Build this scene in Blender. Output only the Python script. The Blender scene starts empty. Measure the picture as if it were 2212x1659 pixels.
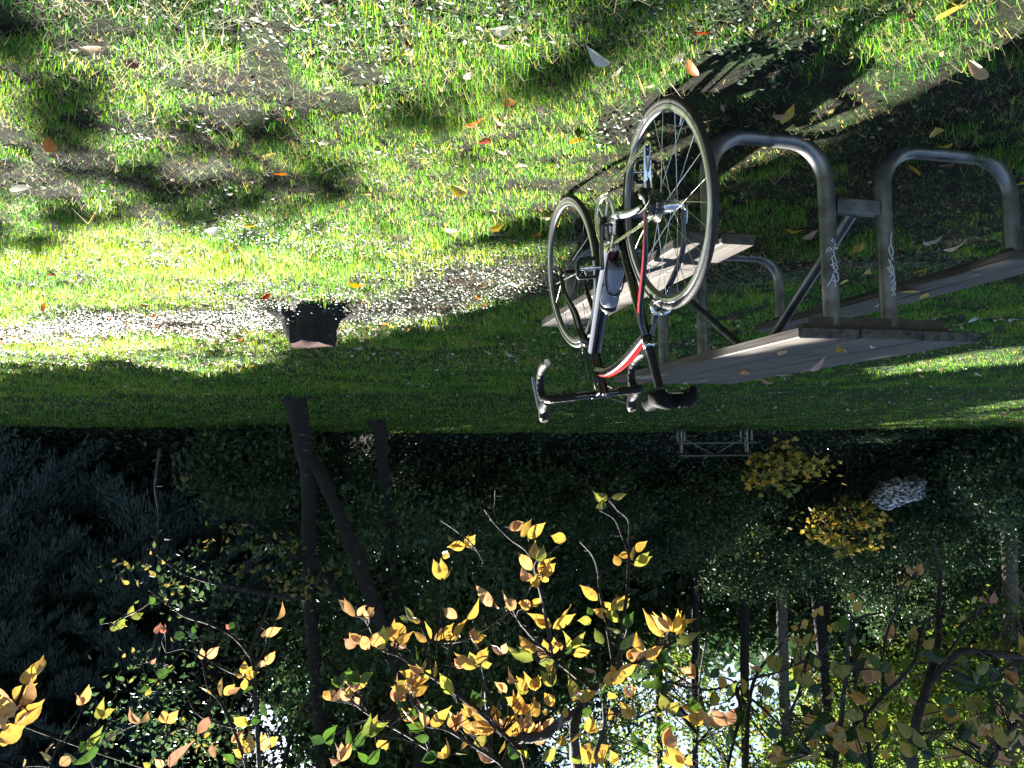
import bpy, math, random
import numpy as np
from mathutils import Matrix, Vector
random.seed(7); rng = np.random.default_rng(7)
scene = bpy.context.scene
COL = scene.collection
rad = math.radians

# ---------------------------------------------------------------- camera
# The photograph is held upside down, so the camera is rolled by half a turn.
CF, CH, CP, CR = 1732.9, 1.1186, .0832, .0093      # focal px (2212 px wide), height, pitch, roll
CX, CY = 1106.0, 829.5
fw = Vector((0, math.cos(CP), -math.sin(CP))); up = Vector((0, math.sin(CP), math.cos(CP))); rt = Vector((1, 0, 0))
ix = -(rt*math.cos(CR) - up*math.sin(CR)); iy = -(rt*math.sin(CR) + up*math.cos(CR))
cam = bpy.data.cameras.new('camera'); camo = bpy.data.objects.new('camera', cam); COL.objects.link(camo)
M3 = Matrix((ix, iy, -fw)).transposed()
camo.matrix_world = Matrix.Translation((0, 0, CH)) @ M3.to_4x4()
cam.lens = CF/2212*36; cam.sensor_width = 36; cam.clip_start = .05; cam.clip_end = 2000
scene.camera = camo

# ---------------------------------------------------------------- light
SAZ, SEL = rad(30), rad(38)
world = bpy.data.worlds.new('World'); scene.world = world; world.use_nodes = True
wn = world.node_tree.nodes; wl = world.node_tree.links
sky = wn.new('ShaderNodeTexSky'); sky.sky_type = 'NISHITA'; sky.sun_disc = False
sky.sun_elevation = SEL; sky.sun_rotation = SAZ
wn['Background'].inputs['Strength'].default_value = .043
wl.new(sky.outputs[0], wn['Background'].inputs['Color'])
sun = bpy.data.lights.new('sun', 'SUN'); suno = bpy.data.objects.new('sun', sun); COL.objects.link(suno)
sun.energy = 5.0; sun.angle = rad(.5); sun.color = (1, .95, .86)
SD = Vector((math.sin(SAZ)*math.cos(SEL), math.cos(SAZ)*math.cos(SEL), math.sin(SEL)))
suno.rotation_mode = 'QUATERNION'; suno.rotation_quaternion = SD.to_track_quat('Z', 'Y'); suno.location = SD*60
scene.view_settings.view_transform = 'Standard'; scene.view_settings.look = 'None'
scene.view_settings.exposure = 2.8; scene.view_settings.gamma = 1
scene.render.engine = 'CYCLES'
try:
    scene.cycles.max_bounces = 6; scene.cycles.transparent_max_bounces = 4
    scene.cycles.sample_clamp_indirect = 6
except Exception: pass

# ---------------------------------------------------------------- picture -> place
def ray(x, y):
    a = (CX-x)/CF; b = (y-CY)/CF
    a, b = a*math.cos(CR)+b*math.sin(CR), -a*math.sin(CR)+b*math.cos(CR)
    return np.array([a, math.cos(CP)+b*math.sin(CP), b*math.cos(CP)-math.sin(CP)])
O = np.array([0, 0, CH])
def at(x, y, Y):
    d = ray(x, y); return O + d*(Y/d[1])
def vnoise(x, y, seed=0):
    x = np.asarray(x, float); y = np.asarray(y, float)
    xi = np.floor(x).astype(np.int64); yi = np.floor(y).astype(np.int64); fx = x-xi; fy = y-yi
    fx = fx*fx*(3-2*fx); fy = fy*fy*(3-2*fy)
    def h(a, b):
        n = (a*374761393 + b*668265263 + seed*974634777) & 0xffffffff
        n = ((n ^ (n >> 13))*1274126177) & 0xffffffff
        return ((n ^ (n >> 16)) & 0xffff)/65535.
    return (h(xi, yi)*(1-fx)+h(xi+1, yi)*fx)*(1-fy) + (h(xi, yi+1)*(1-fx)+h(xi+1, yi+1)*fx)*fy
def fbm(x, y, s=1., seed=0, o=3):
    t = 0; a = .5; n = 0
    for k in range(o):
        t = t + a*vnoise(np.asarray(x)*s*2**k, np.asarray(y)*s*2**k, seed+k); n += a; a *= .5
    return t/n
def gz(x, y):
    x = np.asarray(x, float); y = np.asarray(y, float)
    z = .043*np.clip(y-7, 0, 15)
    e = edgeY(x)
    b = np.clip(y-e, 0, 40)
    z = z + .34*np.clip(b-.6, 0, 9) + .12*np.clip(b-9.6, 0, 30)
    z = z + .02*(fbm(x, y, 1.1, 5)-.5)*np.clip((y-1)/3, 0, 1)*2
    z = z + .25*(fbm(x, y, .35, 9)-.5)*np.clip(b, 0, 3)/1.5
    return z
def edgeY(x):                                       # where the lawn ends
    return 21.6 - .42*np.clip(np.asarray(x, float)-1, 0, 12) + .8*(vnoise(np.asarray(x)*.5, 3.3, 4)-.5) + .9*(vnoise(np.asarray(x)*1.6, 7.7, 6)-.5)
def grd(x, y):
    d = ray(x, y); t = -CH/d[2] if d[2] < 0 else 60
    lo, hi = .5, 80.
    for s in np.linspace(1, 60, 600):
        P = O+d*s
        if P[2] < float(gz(P[0], P[1])): hi = s; break
        lo = s
    for _ in range(25):
        m = (lo+hi)/2; P = O+d*m
        if P[2] < float(gz(P[0], P[1])): hi = m
        else: lo = m
    return O+d*hi

# ---------------------------------------------------------------- object helpers
def tag(o, label=None, cat=None, group=None, kind=None):
    if label: o['label'] = label
    if cat: o['category'] = cat
    if group: o['group'] = group
    if kind: o['kind'] = kind
    return o
def empty(name, loc, label, cat, group=None, M=None):
    o = bpy.data.objects.new(name, None); COL.objects.link(o); o.empty_display_size = .1
    if M is not None: o.matrix_world = M
    else: o.location = loc
    return tag(o, label, cat, group)
def mesh_np(name, V, F, mats, parent=None, smooth=False, attr=None, mi=None):
    """V (n,3); F list of index tuples or an (m,k) array; one object."""
    me = bpy.data.meshes.new(name)
    V = np.asarray(V, np.float32)
    if isinstance(F, np.ndarray):
        tot = np.full(len(F), F.shape[1], np.int32); flat = F.ravel().astype(np.int32)
    else:
        tot = np.array([len(f) for f in F], np.int32); flat = np.array([i for f in F for i in f], np.int32)
    me.vertices.add(len(V)); me.vertices.foreach_set('co', V.ravel())
    me.loops.add(len(flat)); me.loops.foreach_set('vertex_index', flat)
    me.polygons.add(len(tot)); st = np.concatenate([[0], np.cumsum(tot)[:-1]]).astype(np.int32)
    me.polygons.foreach_set('loop_start', st); me.polygons.foreach_set('loop_total', tot)
    if not isinstance(mats, (list, tuple)): mats = [mats]
    for m in mats: me.materials.append(m)
    if mi is not None: me.polygons.foreach_set('material_index', np.asarray(mi, np.int32))
    sm = smooth if not isinstance(smooth, bool) else np.full(len(tot), smooth)
    me.polygons.foreach_set('use_smooth', np.asarray(sm, bool))
    if attr is not None:
        a = me.attributes.new('cv', 'FLOAT', 'FACE'); a.data.foreach_set('value', np.asarray(attr, np.float32))
    me.update(); me.validate(verbose=False)
    o = bpy.data.objects.new(name, me); COL.objects.link(o)
    if parent is not None: o.parent = parent
    return o
def nrm(v):
    v = np.asarray(v, float); n = np.linalg.norm(v); return v/n if n > 1e-9 else v
def smoothpath(pts, n=6):
    P = [np.array(p, float) for p in pts]
    if len(P) < 3: return P
    P = [2*P[0]-P[1]]+P+[2*P[-1]-P[-2]]; out = []
    for i in range(1, len(P)-2):
        for k in range(n):
            t = k/n
            out.append(.5*((2*P[i])+(-P[i-1]+P[i+1])*t+(2*P[i-1]-5*P[i]+4*P[i+1]-P[i+2])*t*t+(-P[i-1]+3*P[i]-3*P[i+1]+P[i+2])*t**3))
    out.append(P[-2]); return out
class MB:
    def __init__(s): s.v = []; s.f = []; s.m = []; s.s = []
    def add(s, V, F, m=0, sm=True):
        b = len(s.v); s.v += [tuple(map(float, p)) for p in V]
        for k, f in enumerate(F):
            s.f.append(tuple(b+i for i in f)); s.m.append(m[k] if isinstance(m, list) else m); s.s.append(sm)
        return s
    def tube(s, pts, r, n=10, m=0, caps=True, sq=None, mf=None, rot=0, jit=0):
        P = [np.array(p, float) for p in pts]; N = len(P)
        if np.isscalar(r): r = [r]*N
        elif len(r) != N: r = list(np.interp(np.linspace(0, 1, N), np.linspace(0, 1, len(r)), r))
        T = [nrm(P[min(i+1, N-1)]-P[max(i-1, 0)]) for i in range(N)]
        ref = np.array([0, 0, 1.]) if abs(T[0][2]) < .9 else np.array([1., 0, 0])
        A = nrm(np.cross(T[0], ref)); V = []; F = []; mm = []
        for i in range(N):
            A = nrm(A - T[i]*np.dot(A, T[i])); Bv = np.cross(T[i], A)
            for k in range(n):
                a = 2*math.pi*k/n+rot; rr = r[i]*(1+jit*random.uniform(-1, 1))
                ca, sa = math.cos(a), math.sin(a)
                if sq: ca, sa = ca*sq[0], sa*sq[1]
                V.append(P[i]+A*rr*ca+Bv*rr*sa)
        for i in range(N-1):
            for k in range(n):
                F.append((i*n+k, i*n+(k+1) % n, (i+1)*n+(k+1) % n, (i+1)*n+k))
                mm.append(mf(i/(N-1), k/n) if mf else m)
        s.add(V, F, mm)
        if caps:
            s.add([V[k] for k in range(n)], [tuple(range(n-1, -1, -1))], m, False)
            s.add([V[(N-1)*n+k] for k in range(n)], [tuple(range(n))], m, False)
        return s
    def rod(s, a, b, r, n=8, m=0, **k): return s.tube([a, b], r, n, m, **k)
    def box(s, c, size, R=None, m=0, bev=0):
        h = np.array(size, float)/2; R = np.eye(3) if R is None else np.array(R, float); c = np.array(c, float)
        if bev <= 0:
            V = [c+R@(h*np.array([x, y, z])) for x in (-1, 1) for y in (-1, 1) for z in (-1, 1)]
            F = [(0, 1, 3, 2), (4, 6, 7, 5), (0, 4, 5, 1), (2, 3, 7, 6), (0, 2, 6, 4), (1, 5, 7, 3)]
            return s.add(V, F, m, False)
        V = []; idx = {}
        for x in (-1, 1):
            for y in (-1, 1):
                for z in (-1, 1):
                    for ax in range(3):
                        q = np.array([x, y, z], float)*h; 
                        for j in range(3):
                            if j != ax: q[j] -= np.sign(q[j])*min(bev, h[j]*.9)
                        idx[(x, y, z, ax)] = len(V); V.append(c+R@q)
        F = []
        for ax in range(3):
            o1, o2 = [j for j in range(3) if j != ax]
            for sg in (-1, 1):
                quad = []
                for (p, q) in ((-1, -1), (1, -1), (1, 1), (-1, 1)):
                    t = [0, 0, 0]; t[ax] = sg; t[o1] = p; t[o2] = q; quad.append(idx[(*t, ax)])
                F.append(tuple(quad))
            for p in (-1, 1):
                for q in (-1, 1):
                    t = [0, 0, 0]; t[o1] = p; t[o2] = q
                    t[ax] = -1; a = idx[(*t, o1)]; b = idx[(*t, o2)]; t[ax] = 1; c2 = idx[(*t, o2)]; d = idx[(*t, o1)]
                    F.append((a, b, c2, d))
        for x in (-1, 1):
            for y in (-1, 1):
                for z in (-1, 1): F.append((idx[(x, y, z, 0)], idx[(x, y, z, 1)], idx[(x, y, z, 2)]))
        return s.add(V, F, m, False)
    def lathe(s, prof, c, ax, n=48, m=0, closed=False, mf=None):
        """prof: (radius, along axis)"""
        ax = nrm(ax); ref = np.array([0, 0, 1.]) if abs(ax[2]) < .9 else np.array([1., 0, 0])
        A = nrm(np.cross(ax, ref)); Bv = np.cross(ax, A); c = np.array(c, float); k = len(prof); V = []; F = []; mm = []
        for i in range(n):
            a = 2*math.pi*i/n
            for (r, t) in prof: V.append(c+ax*t+(A*math.cos(a)+Bv*math.sin(a))*r)
        for i in range(n):
            j = (i+1) % n
            for q in range(k if closed else k-1):
                q2 = (q+1) % k; F.append((i*k+q, j*k+q, j*k+q2, i*k+q2)); mm.append(mf(q) if mf else m)
        return s.add(V, F, mm)
    def build(s, name, mats, parent=None):
        return mesh_np(name, np.array(s.v), s.f, mats, parent, np.array(s.s), None, s.m)

# ---------------------------------------------------------------- materials
def newmat(name):
    m = bpy.data.materials.new(name); m.use_nodes = True; nt = m.node_tree
    return m, nt, nt.nodes, nt.links, nt.nodes['Principled BSDF']
def simple(name, col, rough=.5, metal=0, spec=.5, noise=0, scale=30, bump=0, coat=0):
    m, nt, N, L, p = newmat(name)
    p.inputs['Base Color'].default_value = (*col, 1); p.inputs['Roughness'].default_value = rough
    p.inputs['Metallic'].default_value = metal; p.inputs['Specular IOR Level'].default_value = spec
    if coat: p.inputs['Coat Weight'].default_value = coat; p.inputs['Coat Roughness'].default_value = .08
    if noise or bump:
        tc = N.new('ShaderNodeTexCoord'); n = N.new('ShaderNodeTexNoise'); n.inputs['Scale'].default_value = scale
        n.inputs['Detail'].default_value = 5; L.new(tc.outputs['Object'], n.inputs['Vector'])
        if noise:
            r = N.new('ShaderNodeValToRGB'); L.new(n.outputs['Fac'], r.inputs[0])
            r.color_ramp.elements[0].position = .3; r.color_ramp.elements[1].position = .72
            r.color_ramp.elements[0].color = (*[c*(1-noise) for c in col], 1); r.color_ramp.elements[1].color = (*[min(1, c*(1+noise)) for c in col], 1)
            L.new(r.outputs[0], p.inputs['Base Color'])
            mr = N.new('ShaderNodeMapRange'); mr.inputs['To Min'].default_value = max(.02, rough-.12); mr.inputs['To Max'].default_value = min(1, rough+.15)
            L.new(n.outputs['Fac'], mr.inputs['Value']); L.new(mr.outputs[0], p.inputs['Roughness'])
        if bump:
            b = N.new('ShaderNodeBump'); b.inputs['Strength'].default_value = bump; b.inputs['Distance'].default_value = .01
            L.new(n.outputs['Fac'], b.inputs['Height']); L.new(b.outputs[0], p.inputs['Normal'])
    return m
def leafmat(name, stops, trans=.45, rough=.45, spec=.4, vein=0, tv=1.5, tint=None):
    """stops: [(position, rgb)...] read by each leaf's own random value."""
    m, nt, N, L, p = newmat(name)
    a = N.new('ShaderNodeAttribute'); a.attribute_name = 'cv'
    r = N.new('ShaderNodeValToRGB'); L.new(a.outputs['Fac'], r.inputs[0])
    el = r.color_ramp.elements
    el[0].position = stops[0][0]; el[0].color = (*stops[0][1], 1); el[1].position = stops[-1][0]; el[1].color = (*stops[-1][1], 1)
    for s_, c in stops[1:-1]: e = el.new(s_); e.color = (*c, 1)
    src = r.outputs[0]
    if vein:
        tc = N.new('ShaderNodeTexCoord'); n = N.new('ShaderNodeTexNoise'); n.inputs['Scale'].default_value = 55; n.inputs['Detail'].default_value = 4
        L.new(tc.outputs['Object'], n.inputs['Vector'])
        rr = N.new('ShaderNodeValToRGB'); L.new(n.outputs['Fac'], rr.inputs[0])
        rr.color_ramp.elements[0].position = .33; rr.color_ramp.elements[0].color = (.35, .22, .12, 1)
        rr.color_ramp.elements[1].position = .5; rr.color_ramp.elements[1].color = (1, 1, 1, 1)
        mx = N.new('ShaderNodeMix'); mx.data_type = 'RGBA'; mx.blend_type = 'MULTIPLY'; mx.inputs[0].default_value = vein
        L.new(src, mx.inputs[6]); L.new(rr.outputs[0], mx.inputs[7]); src = mx.outputs[2]
    L.new(src, p.inputs['Base Color']); p.inputs['Roughness'].default_value = rough; p.inputs['Specular IOR Level'].default_value = spec
    t = N.new('ShaderNodeBsdfTranslucent'); L.new(src, t.inputs['Color'])
    hs = N.new('ShaderNodeHueSaturation'); hs.inputs['Value'].default_value = tv; hs.inputs['Saturation'].default_value = 1.05
    L.new(src, hs.inputs['Color']); L.new(hs.outputs[0], t.inputs['Color'])
    if tint:                                        # light that has passed through a blade comes out yellower
        mt = N.new('ShaderNodeMix'); mt.data_type = 'RGBA'; mt.blend_type = 'MULTIPLY'; mt.inputs[0].default_value = 1; mt.inputs[7].default_value = (*tint, 1)
        L.new(hs.outputs[0], mt.inputs[6]); L.new(mt.outputs[2], t.inputs['Color'])
    mx = N.new('ShaderNodeMixShader'); mx.inputs[0].default_value = trans
    L.new(p.outputs[0], mx.inputs[1]); L.new(t.outputs[0], mx.inputs[2]); L.new(mx.outputs[0], N['Material Output'].inputs['Surface'])
    return m
def groundmat():
    m, nt, N, L, p = newmat('soil_and_turf')
    tc = N.new('ShaderNodeTexCoord'); P = tc.outputs['Object']
    def noise(s, d=6, rough=.6):
        n = N.new('ShaderNodeTexNoise'); n.inputs['Scale'].default_value = s; n.inputs['Detail'].default_value = d; n.inputs['Roughness'].default_value = rough
        L.new(P, n.inputs['Vector']); return n.outputs['Fac']
    def ramp(f, *st):
        r = N.new('ShaderNodeValToRGB'); L.new(f, r.inputs[0]); e = r.color_ramp.elements
        e[0].position = st[0][0]; e[0].color = (*st[0][1], 1); e[1].position = st[-1][0]; e[1].color = (*st[-1][1], 1)
        for s_, c in st[1:-1]: k = e.new(s_); k.color = (*c, 1)
        return r.outputs[0]
    soil = ramp(noise(75, 9, .8), (.38, (.003, .0025, .002)), (.52, (.009, .007, .005)), (.64, (.024, .018, .012)), (.74, (.07, .052, .038)))
    turf = ramp(noise(110, 9, .8), (.36, (.006, .012, .004)), (.52, (.02, .04, .010)), (.68, (.07, .11, .03)))
    patch = ramp(noise(7, 6), (.46, (0, 0, 0)), (.6, (.8, .8, .8)))
    sep = N.new('ShaderNodeSeparateXYZ'); L.new(P, sep.inputs[0])
    far = N.new('ShaderNodeMapRange'); L.new(sep.outputs['Y'], far.inputs['Value']); far.inputs['From Min'].default_value = 4; far.inputs['From Max'].default_value = 9; far.inputs['To Min'].default_value = .05; far.inputs['To Max'].default_value = .8
    mxf = N.new('ShaderNodeMath'); mxf.operation = 'MAXIMUM'; L.new(patch, mxf.inputs[0]); L.new(far.outputs[0], mxf.inputs[1])
    att = N.new('ShaderNodeAttribute'); att.attribute_name = 'cv'
    mul = N.new('ShaderNodeMath'); mul.operation = 'MULTIPLY'; L.new(mxf.outputs[0], mul.inputs[0]); L.new(att.outputs['Fac'], mul.inputs[1])
    mx = N.new('ShaderNodeMix'); mx.data_type = 'RGBA'; L.new(mul.outputs[0], mx.inputs[0]); L.new(soil, mx.inputs[6]); L.new(turf, mx.inputs[7])
    L.new(mx.outputs[2], p.inputs['Base Color']); p.inputs['Roughness'].default_value = .9; p.inputs['Specular IOR Level'].default_value = .15
    b = N.new('ShaderNodeBump'); b.inputs['Strength'].default_value = .9; b.inputs['Distance'].default_value = .02
    L.new(noise(40, 8, .75), b.inputs['Height']); L.new(b.outputs[0], p.inputs['Normal'])
    return m
def woodmat(name, dark, light, axis=1):
    m, nt, N, L, p = newmat(name)
    tc = N.new('ShaderNodeTexCoord'); mp = N.new('ShaderNodeMapping'); L.new(tc.outputs['Object'], mp.inputs[0])
    sc = [45, 45, 45]; sc[axis] = 1.6; mp.inputs['Scale'].default_value = sc
    n = N.new('ShaderNodeTexNoise'); n.inputs['Scale'].default_value = 1; n.inputs['Detail'].default_value = 6; n.inputs['Distortion'].default_value = .6; L.new(mp.outputs[0], n.inputs['Vector'])
    n2 = N.new('ShaderNodeTexNoise'); n2.inputs['Scale'].default_value = 4; n2.inputs['Detail'].default_value = 5; L.new(tc.outputs['Object'], n2.inputs['Vector'])
    r = N.new('ShaderNodeValToRGB'); L.new(n.outputs['Fac'], r.inputs[0]); e = r.color_ramp.elements
    e[0].position = .32; e[0].color = (*dark, 1); e[1].position = .68; e[1].color = (*light, 1)
    r2 = N.new('ShaderNodeValToRGB'); L.new(n2.outputs['Fac'], r2.inputs[0]); r2.color_ramp.elements[0].position = .35; r2.color_ramp.elements[0].color = (.5, .5, .48, 1); r2.color_ramp.elements[1].position = .65; r2.color_ramp.elements[1].color = (1, 1, 1, 1)
    mx = N.new('ShaderNodeMix'); mx.data_type = 'RGBA'; mx.blend_type = 'MULTIPLY'; mx.inputs[0].default_value = .8; L.new(r.outputs[0], mx.inputs[6]); L.new(r2.outputs[0], mx.inputs[7])
    L.new(mx.outputs[2], p.inputs['Base Color']); p.inputs['Roughness'].default_value = .7
    b = N.new('ShaderNodeBump'); b.inputs['Strength'].default_value = .7; b.inputs['Distance'].default_value = .004; L.new(n.outputs['Fac'], b.inputs['Height']); L.new(b.outputs[0], p.inputs['Normal'])
    return m
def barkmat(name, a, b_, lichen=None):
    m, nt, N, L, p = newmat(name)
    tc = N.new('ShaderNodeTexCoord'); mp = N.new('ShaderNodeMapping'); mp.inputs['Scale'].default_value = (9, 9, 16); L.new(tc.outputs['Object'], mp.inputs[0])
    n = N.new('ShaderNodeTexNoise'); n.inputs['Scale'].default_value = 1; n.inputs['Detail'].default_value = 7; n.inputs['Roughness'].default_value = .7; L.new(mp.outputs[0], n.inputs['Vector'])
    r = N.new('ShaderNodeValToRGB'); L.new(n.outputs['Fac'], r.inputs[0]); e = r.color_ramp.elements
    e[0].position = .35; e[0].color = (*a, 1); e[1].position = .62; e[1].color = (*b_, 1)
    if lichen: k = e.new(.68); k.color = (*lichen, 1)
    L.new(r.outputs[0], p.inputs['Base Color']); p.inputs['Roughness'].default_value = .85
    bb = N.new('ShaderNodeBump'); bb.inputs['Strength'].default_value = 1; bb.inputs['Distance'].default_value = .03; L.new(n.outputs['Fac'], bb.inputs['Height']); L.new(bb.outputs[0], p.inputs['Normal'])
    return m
MT = {}
MT['ground'] = groundmat()
MT['grass'] = leafmat('grass_blades', [(0, (.014, .055, .020)), (.35, (.05, .155, .035)), (.65, (.11, .25, .045)), (.82, (.18, .24, .07)), (.9, (.26, .22, .12)), (1, (.34, .29, .19))], .58, .5, .25, tv=1.75, tint=(1.5, 1.3, .5))
MT['clover'] = leafmat('clover', [(0, (.015, .04, .014)), (1, (.055, .10, .042))], .25, .4, .42)
MT['litter'] = leafmat('dead_leaves', [(0, (.05, .03, .02)), (.3, (.14, .08, .04)), (.55, (.30, .19, .10)), (.75, (.42, .30, .10)), (.9, (.45, .40, .30)), (1, (.5, .48, .42))], .3, .5, .5)
MT['ivy'] = leafmat('ivy', [(0, (.015, .035, .018)), (.7, (.03, .07, .035)), (1, (.07, .11, .05))], .2, .35, .6)
MT['wood'] = woodmat('weathered_planks', (.014, .012, .009), (.105, .086, .07))
MT['pipe'] = simple('galvanised_pipe', (.16, .16, .165), .36, .7, .5, .45, 14, .15)
MT['rustplate'] = simple('dirty_steel', (.06, .05, .04), .6, .3, .4, .4, 25, .3)
MT['graf'] = simple('white_marker', (.62, .62, .66), .6)
MT['dark_far_wood'] = woodmat('far_planks', (.04, .038, .045), (.12, .11, .125))
MT['tyre'] = simple('tyre_rubber', (.006, .006, .006), .68, 0, .5, .3, 80, .1)
MT['rim'] = simple('brushed_rim', (.42, .42, .44), .28, .85)
MT['rimdark'] = simple('anodised_rim', (.10, .10, .11), .3, .7)
MT['steel'] = simple('polished_steel', (.62, .62, .64), .2, 1)
MT['chain'] = simple('oiled_chain', (.38, .36, .34), .25, 1)
MT['cass'] = simple('dark_sprockets', (.12, .12, .12), .3, .9)
MT['black'] = simple('gloss_black_paint', (.004, .004, .005), .16, 0, .6, coat=.25)
MT['white'] = simple('white_paint_and_highlight', (.24, .24, .28), .18, 0, .6, coat=.25)
MT['red'] = simple('gloss_red_paint', (.30, .012, .012), .18, 0, .6, coat=.25)
MT['mattblack'] = simple('matt_black', (.006, .006, .007), .5, 0, .3)
MT['tape'] = simple('bar_tape', (.007, .007, .008), .62, 0, .25)
MT['saddle'] = simple('saddle_cover', (.006, .006, .008), .75, 0, .12)
MT['hood'] = simple('rubber_hood', (.009, .009, .011), .6, 0, .25)
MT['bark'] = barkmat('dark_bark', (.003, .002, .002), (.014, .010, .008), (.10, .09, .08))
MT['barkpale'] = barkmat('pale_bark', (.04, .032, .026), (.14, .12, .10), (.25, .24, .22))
MT['twig'] = barkmat('twig_bark', (.008, .006, .006), (.03, .025, .022), (.16, .16, .15))
MT['cut'] = simple('cut_wood', (.075, .045, .042), .95, 0, .03, .3, 18, .3)
MT['stone'] = barkmat('lichened_stone', (.03, .032, .028), (.08, .08, .075), (.62, .62, .66))

_e = MT['stone'].node_tree.nodes['Color Ramp'].color_ramp.elements; _e[2].position = .545; _e[1].position = .50; _e[0].position = .42
# ---------------------------------------------------------------- leaf shapes and scattering
def shape_diamond():
    return np.array([[0, 0, 0], [-.3, .45, .06], [0, 1, 0], [.3, .45, .06]]), [(0, 1, 2), (0, 2, 3)]
def shape_oval():                                   # folded pointed oval
    V = [[0, 0, 0], [-.22, .22, .05], [-.3, .5, .07], [-.17, .8, .03], [0, 1.08, -.10], [.17, .8, .03], [.3, .5, .07], [.22, .22, .05], [0, .45, -.01], [0, .78, -.03]]
    return np.array(V), [(0, 8, 2, 1), (8, 9, 3, 2), (9, 4, 3), (0, 7, 6, 8), (8, 6, 5, 9), (9, 5, 4)]
def shape_cherry(bend=.25, fold=.12):               # a hand-sized leaf with a drawn-out tip and curved blade
    ys = np.array([0, .06, .18, .34, .52, .68, .82, .92, 1.08]); w = np.array([.0, .09, .2, .265, .27, .22, .13, .06, 0])
    V = []; F = []
    for i, (y, ww) in enumerate(zip(ys, w)):
        z = -bend*(y**2)*.6; e = fold*ww/.27
        V += [[-ww, y, z+e+.012*math.sin(i*2.1)], [0, y, z], [ww, y, z+e+.012*math.cos(i*1.7)]]
    for i in range(len(ys)-1):
        a = i*3; b = a+3; F += [(a, b, b+1, a+1), (a+1, b+1, b+2, a+2)]
    return np.array(V), F
def shape_maple():
    out = [(0, 0), (.30, -.05), (.55, .12), (.36, .26), (.62, .52), (.34, .50), (.22, .62), (0, 1.05), (-.22, .62), (-.34, .50), (-.62, .52), (-.36, .26), (-.55, .12), (-.30, -.05)]
    V = [[x, y, .1*abs(x)-.05*y] for x, y in out]+[[0, .32, .02]]
    n = len(out); return np.array(V), [(n, i, (i+1) % n) for i in range(n)]
def rotmats(n, tilt=1.0, az=None, down=None):
    """tilt 0: flat, 1: fully random; 'down': leaf axis points down by that angle."""
    a = rng.uniform(0, 2*np.pi, n) if az is None else az
    ty = rng.normal(0, .9*tilt, n); tx = rng.normal(0, .9*tilt, n) if down is None else -down+rng.normal(0, .45, n)
    ca, sa, cb, sb, cc, sc = np.cos(a), np.sin(a), np.cos(tx), np.sin(tx), np.cos(ty), np.sin(ty)
    Z = np.zeros(n); I = np.ones(n)
    Rz = np.stack([np.stack([ca, -sa, Z], -1), np.stack([sa, ca, Z], -1), np.stack([Z, Z, I], -1)], 1)
    Rx = np.stack([np.stack([I, Z, Z], -1), np.stack([Z, cb, -sb], -1), np.stack([Z, sb, cb], -1)], 1)
    Ry = np.stack([np.stack([cc, Z, sc], -1), np.stack([Z, I, Z], -1), np.stack([-sc, Z, cc], -1)], 1)
    return Rz @ Rx @ Ry
def scatter(name, shape, P, R, S, cv, mat, parent=None, smooth=False):
    SV, SF = shape; n = len(P); k = len(SV); P = np.asarray(P, float); S = np.broadcast_to(np.asarray(S, float), (n,))
    V = np.einsum('nij,kj->nki', R, SV)*S[:, None, None]+P[:, None, :]
    tots = [len(f) for f in SF]
    base = (np.arange(n)*k)[:, None]
    if len(set(tots)) == 1:
        F = (base[:, :, None]+np.array(SF)[None]).reshape(-1, tots[0])
        return mesh_np(name, V.reshape(-1, 3), F, mat, parent, smooth, np.repeat(cv, len(SF)))
    flat = np.concatenate([np.array(f) for f in SF]); FL = (base+flat[None]).ravel()
    tot = np.tile(np.array(tots, np.int32), n); me = bpy.data.meshes.new(name)
    V = V.reshape(-1, 3).astype(np.float32)
    me.vertices.add(len(V)); me.vertices.foreach_set('co', V.ravel()); me.loops.add(len(FL)); me.loops.foreach_set('vertex_index', FL.astype(np.int32))
    me.polygons.add(len(tot)); me.polygons.foreach_set('loop_start', np.concatenate([[0], np.cumsum(tot)[:-1]]).astype(np.int32)); me.polygons.foreach_set('loop_total', tot)
    me.materials.append(mat); me.polygons.foreach_set('use_smooth', np.full(len(tot), smooth))
    a = me.attributes.new('cv', 'FLOAT', 'FACE'); a.data.foreach_set('value', np.repeat(cv, len(SF)).astype(np.float32)); me.update()
    o = bpy.data.objects.new(name, me); COL.objects.link(o)
    if parent is not None: o.parent = parent
    return o
DIA, OVAL, MAPLE = shape_diamond(), shape_oval(), shape_maple()
CHERRY = [shape_cherry(b, f) for b, f in ((.1, .06), (.35, .12), (.55, .16), (-.25, .1), (.2, -.08))]

# ================================================================ THE GROUND
def litmask(X, Y):  # sun pattern on the lawn; thins the leaves of the added shade casters
    bY = [-4, 1.8, 2.3, 2.6, 3.2, 3.8, 4.3, 5.3, 6.0, 6.7, 7.5, 8.6, 9.3, 9.9]
    bX = [-3.2, -1.45, -1.2, -1.05, -.7, -.38, -.2, -.05, .35, .8, 1.9, 3.6, 6, 30]
    L = X > np.interp(Y, bY, bX)-.08+.12*(vnoise(X*3, Y*3, 3)-.5)
    hole = fbm(X, Y, 1.1, 21, 3) > .80
    hole |= (fbm(X+4, Y*1.5, .8, 33, 3) > .70) & (X > 1.2) & (Y > 3.0) & (Y < 5.4)
    hole |= (X > 1.12+.25*(Y-1.9)) & (Y < 2.3)
    hole |= (Y > 5.6) & (fbm(X, Y, 1.6, 51, 3) > .66)
    for (cx, cy, rx, ry) in DARKP: hole |= ((X-cx)/rx)**2+((Y-cy)/ry)**2 < 1+.8*(fbm(X, Y, 2.5, 81)-.5)
    L &= ~hole
    for (cx, cy, rx, ry) in LITP:
        L |= ((X-cx)/rx)**2+((Y-cy)/ry)**2 < 1
    return L
LITP = []; DARKP = []
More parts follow.
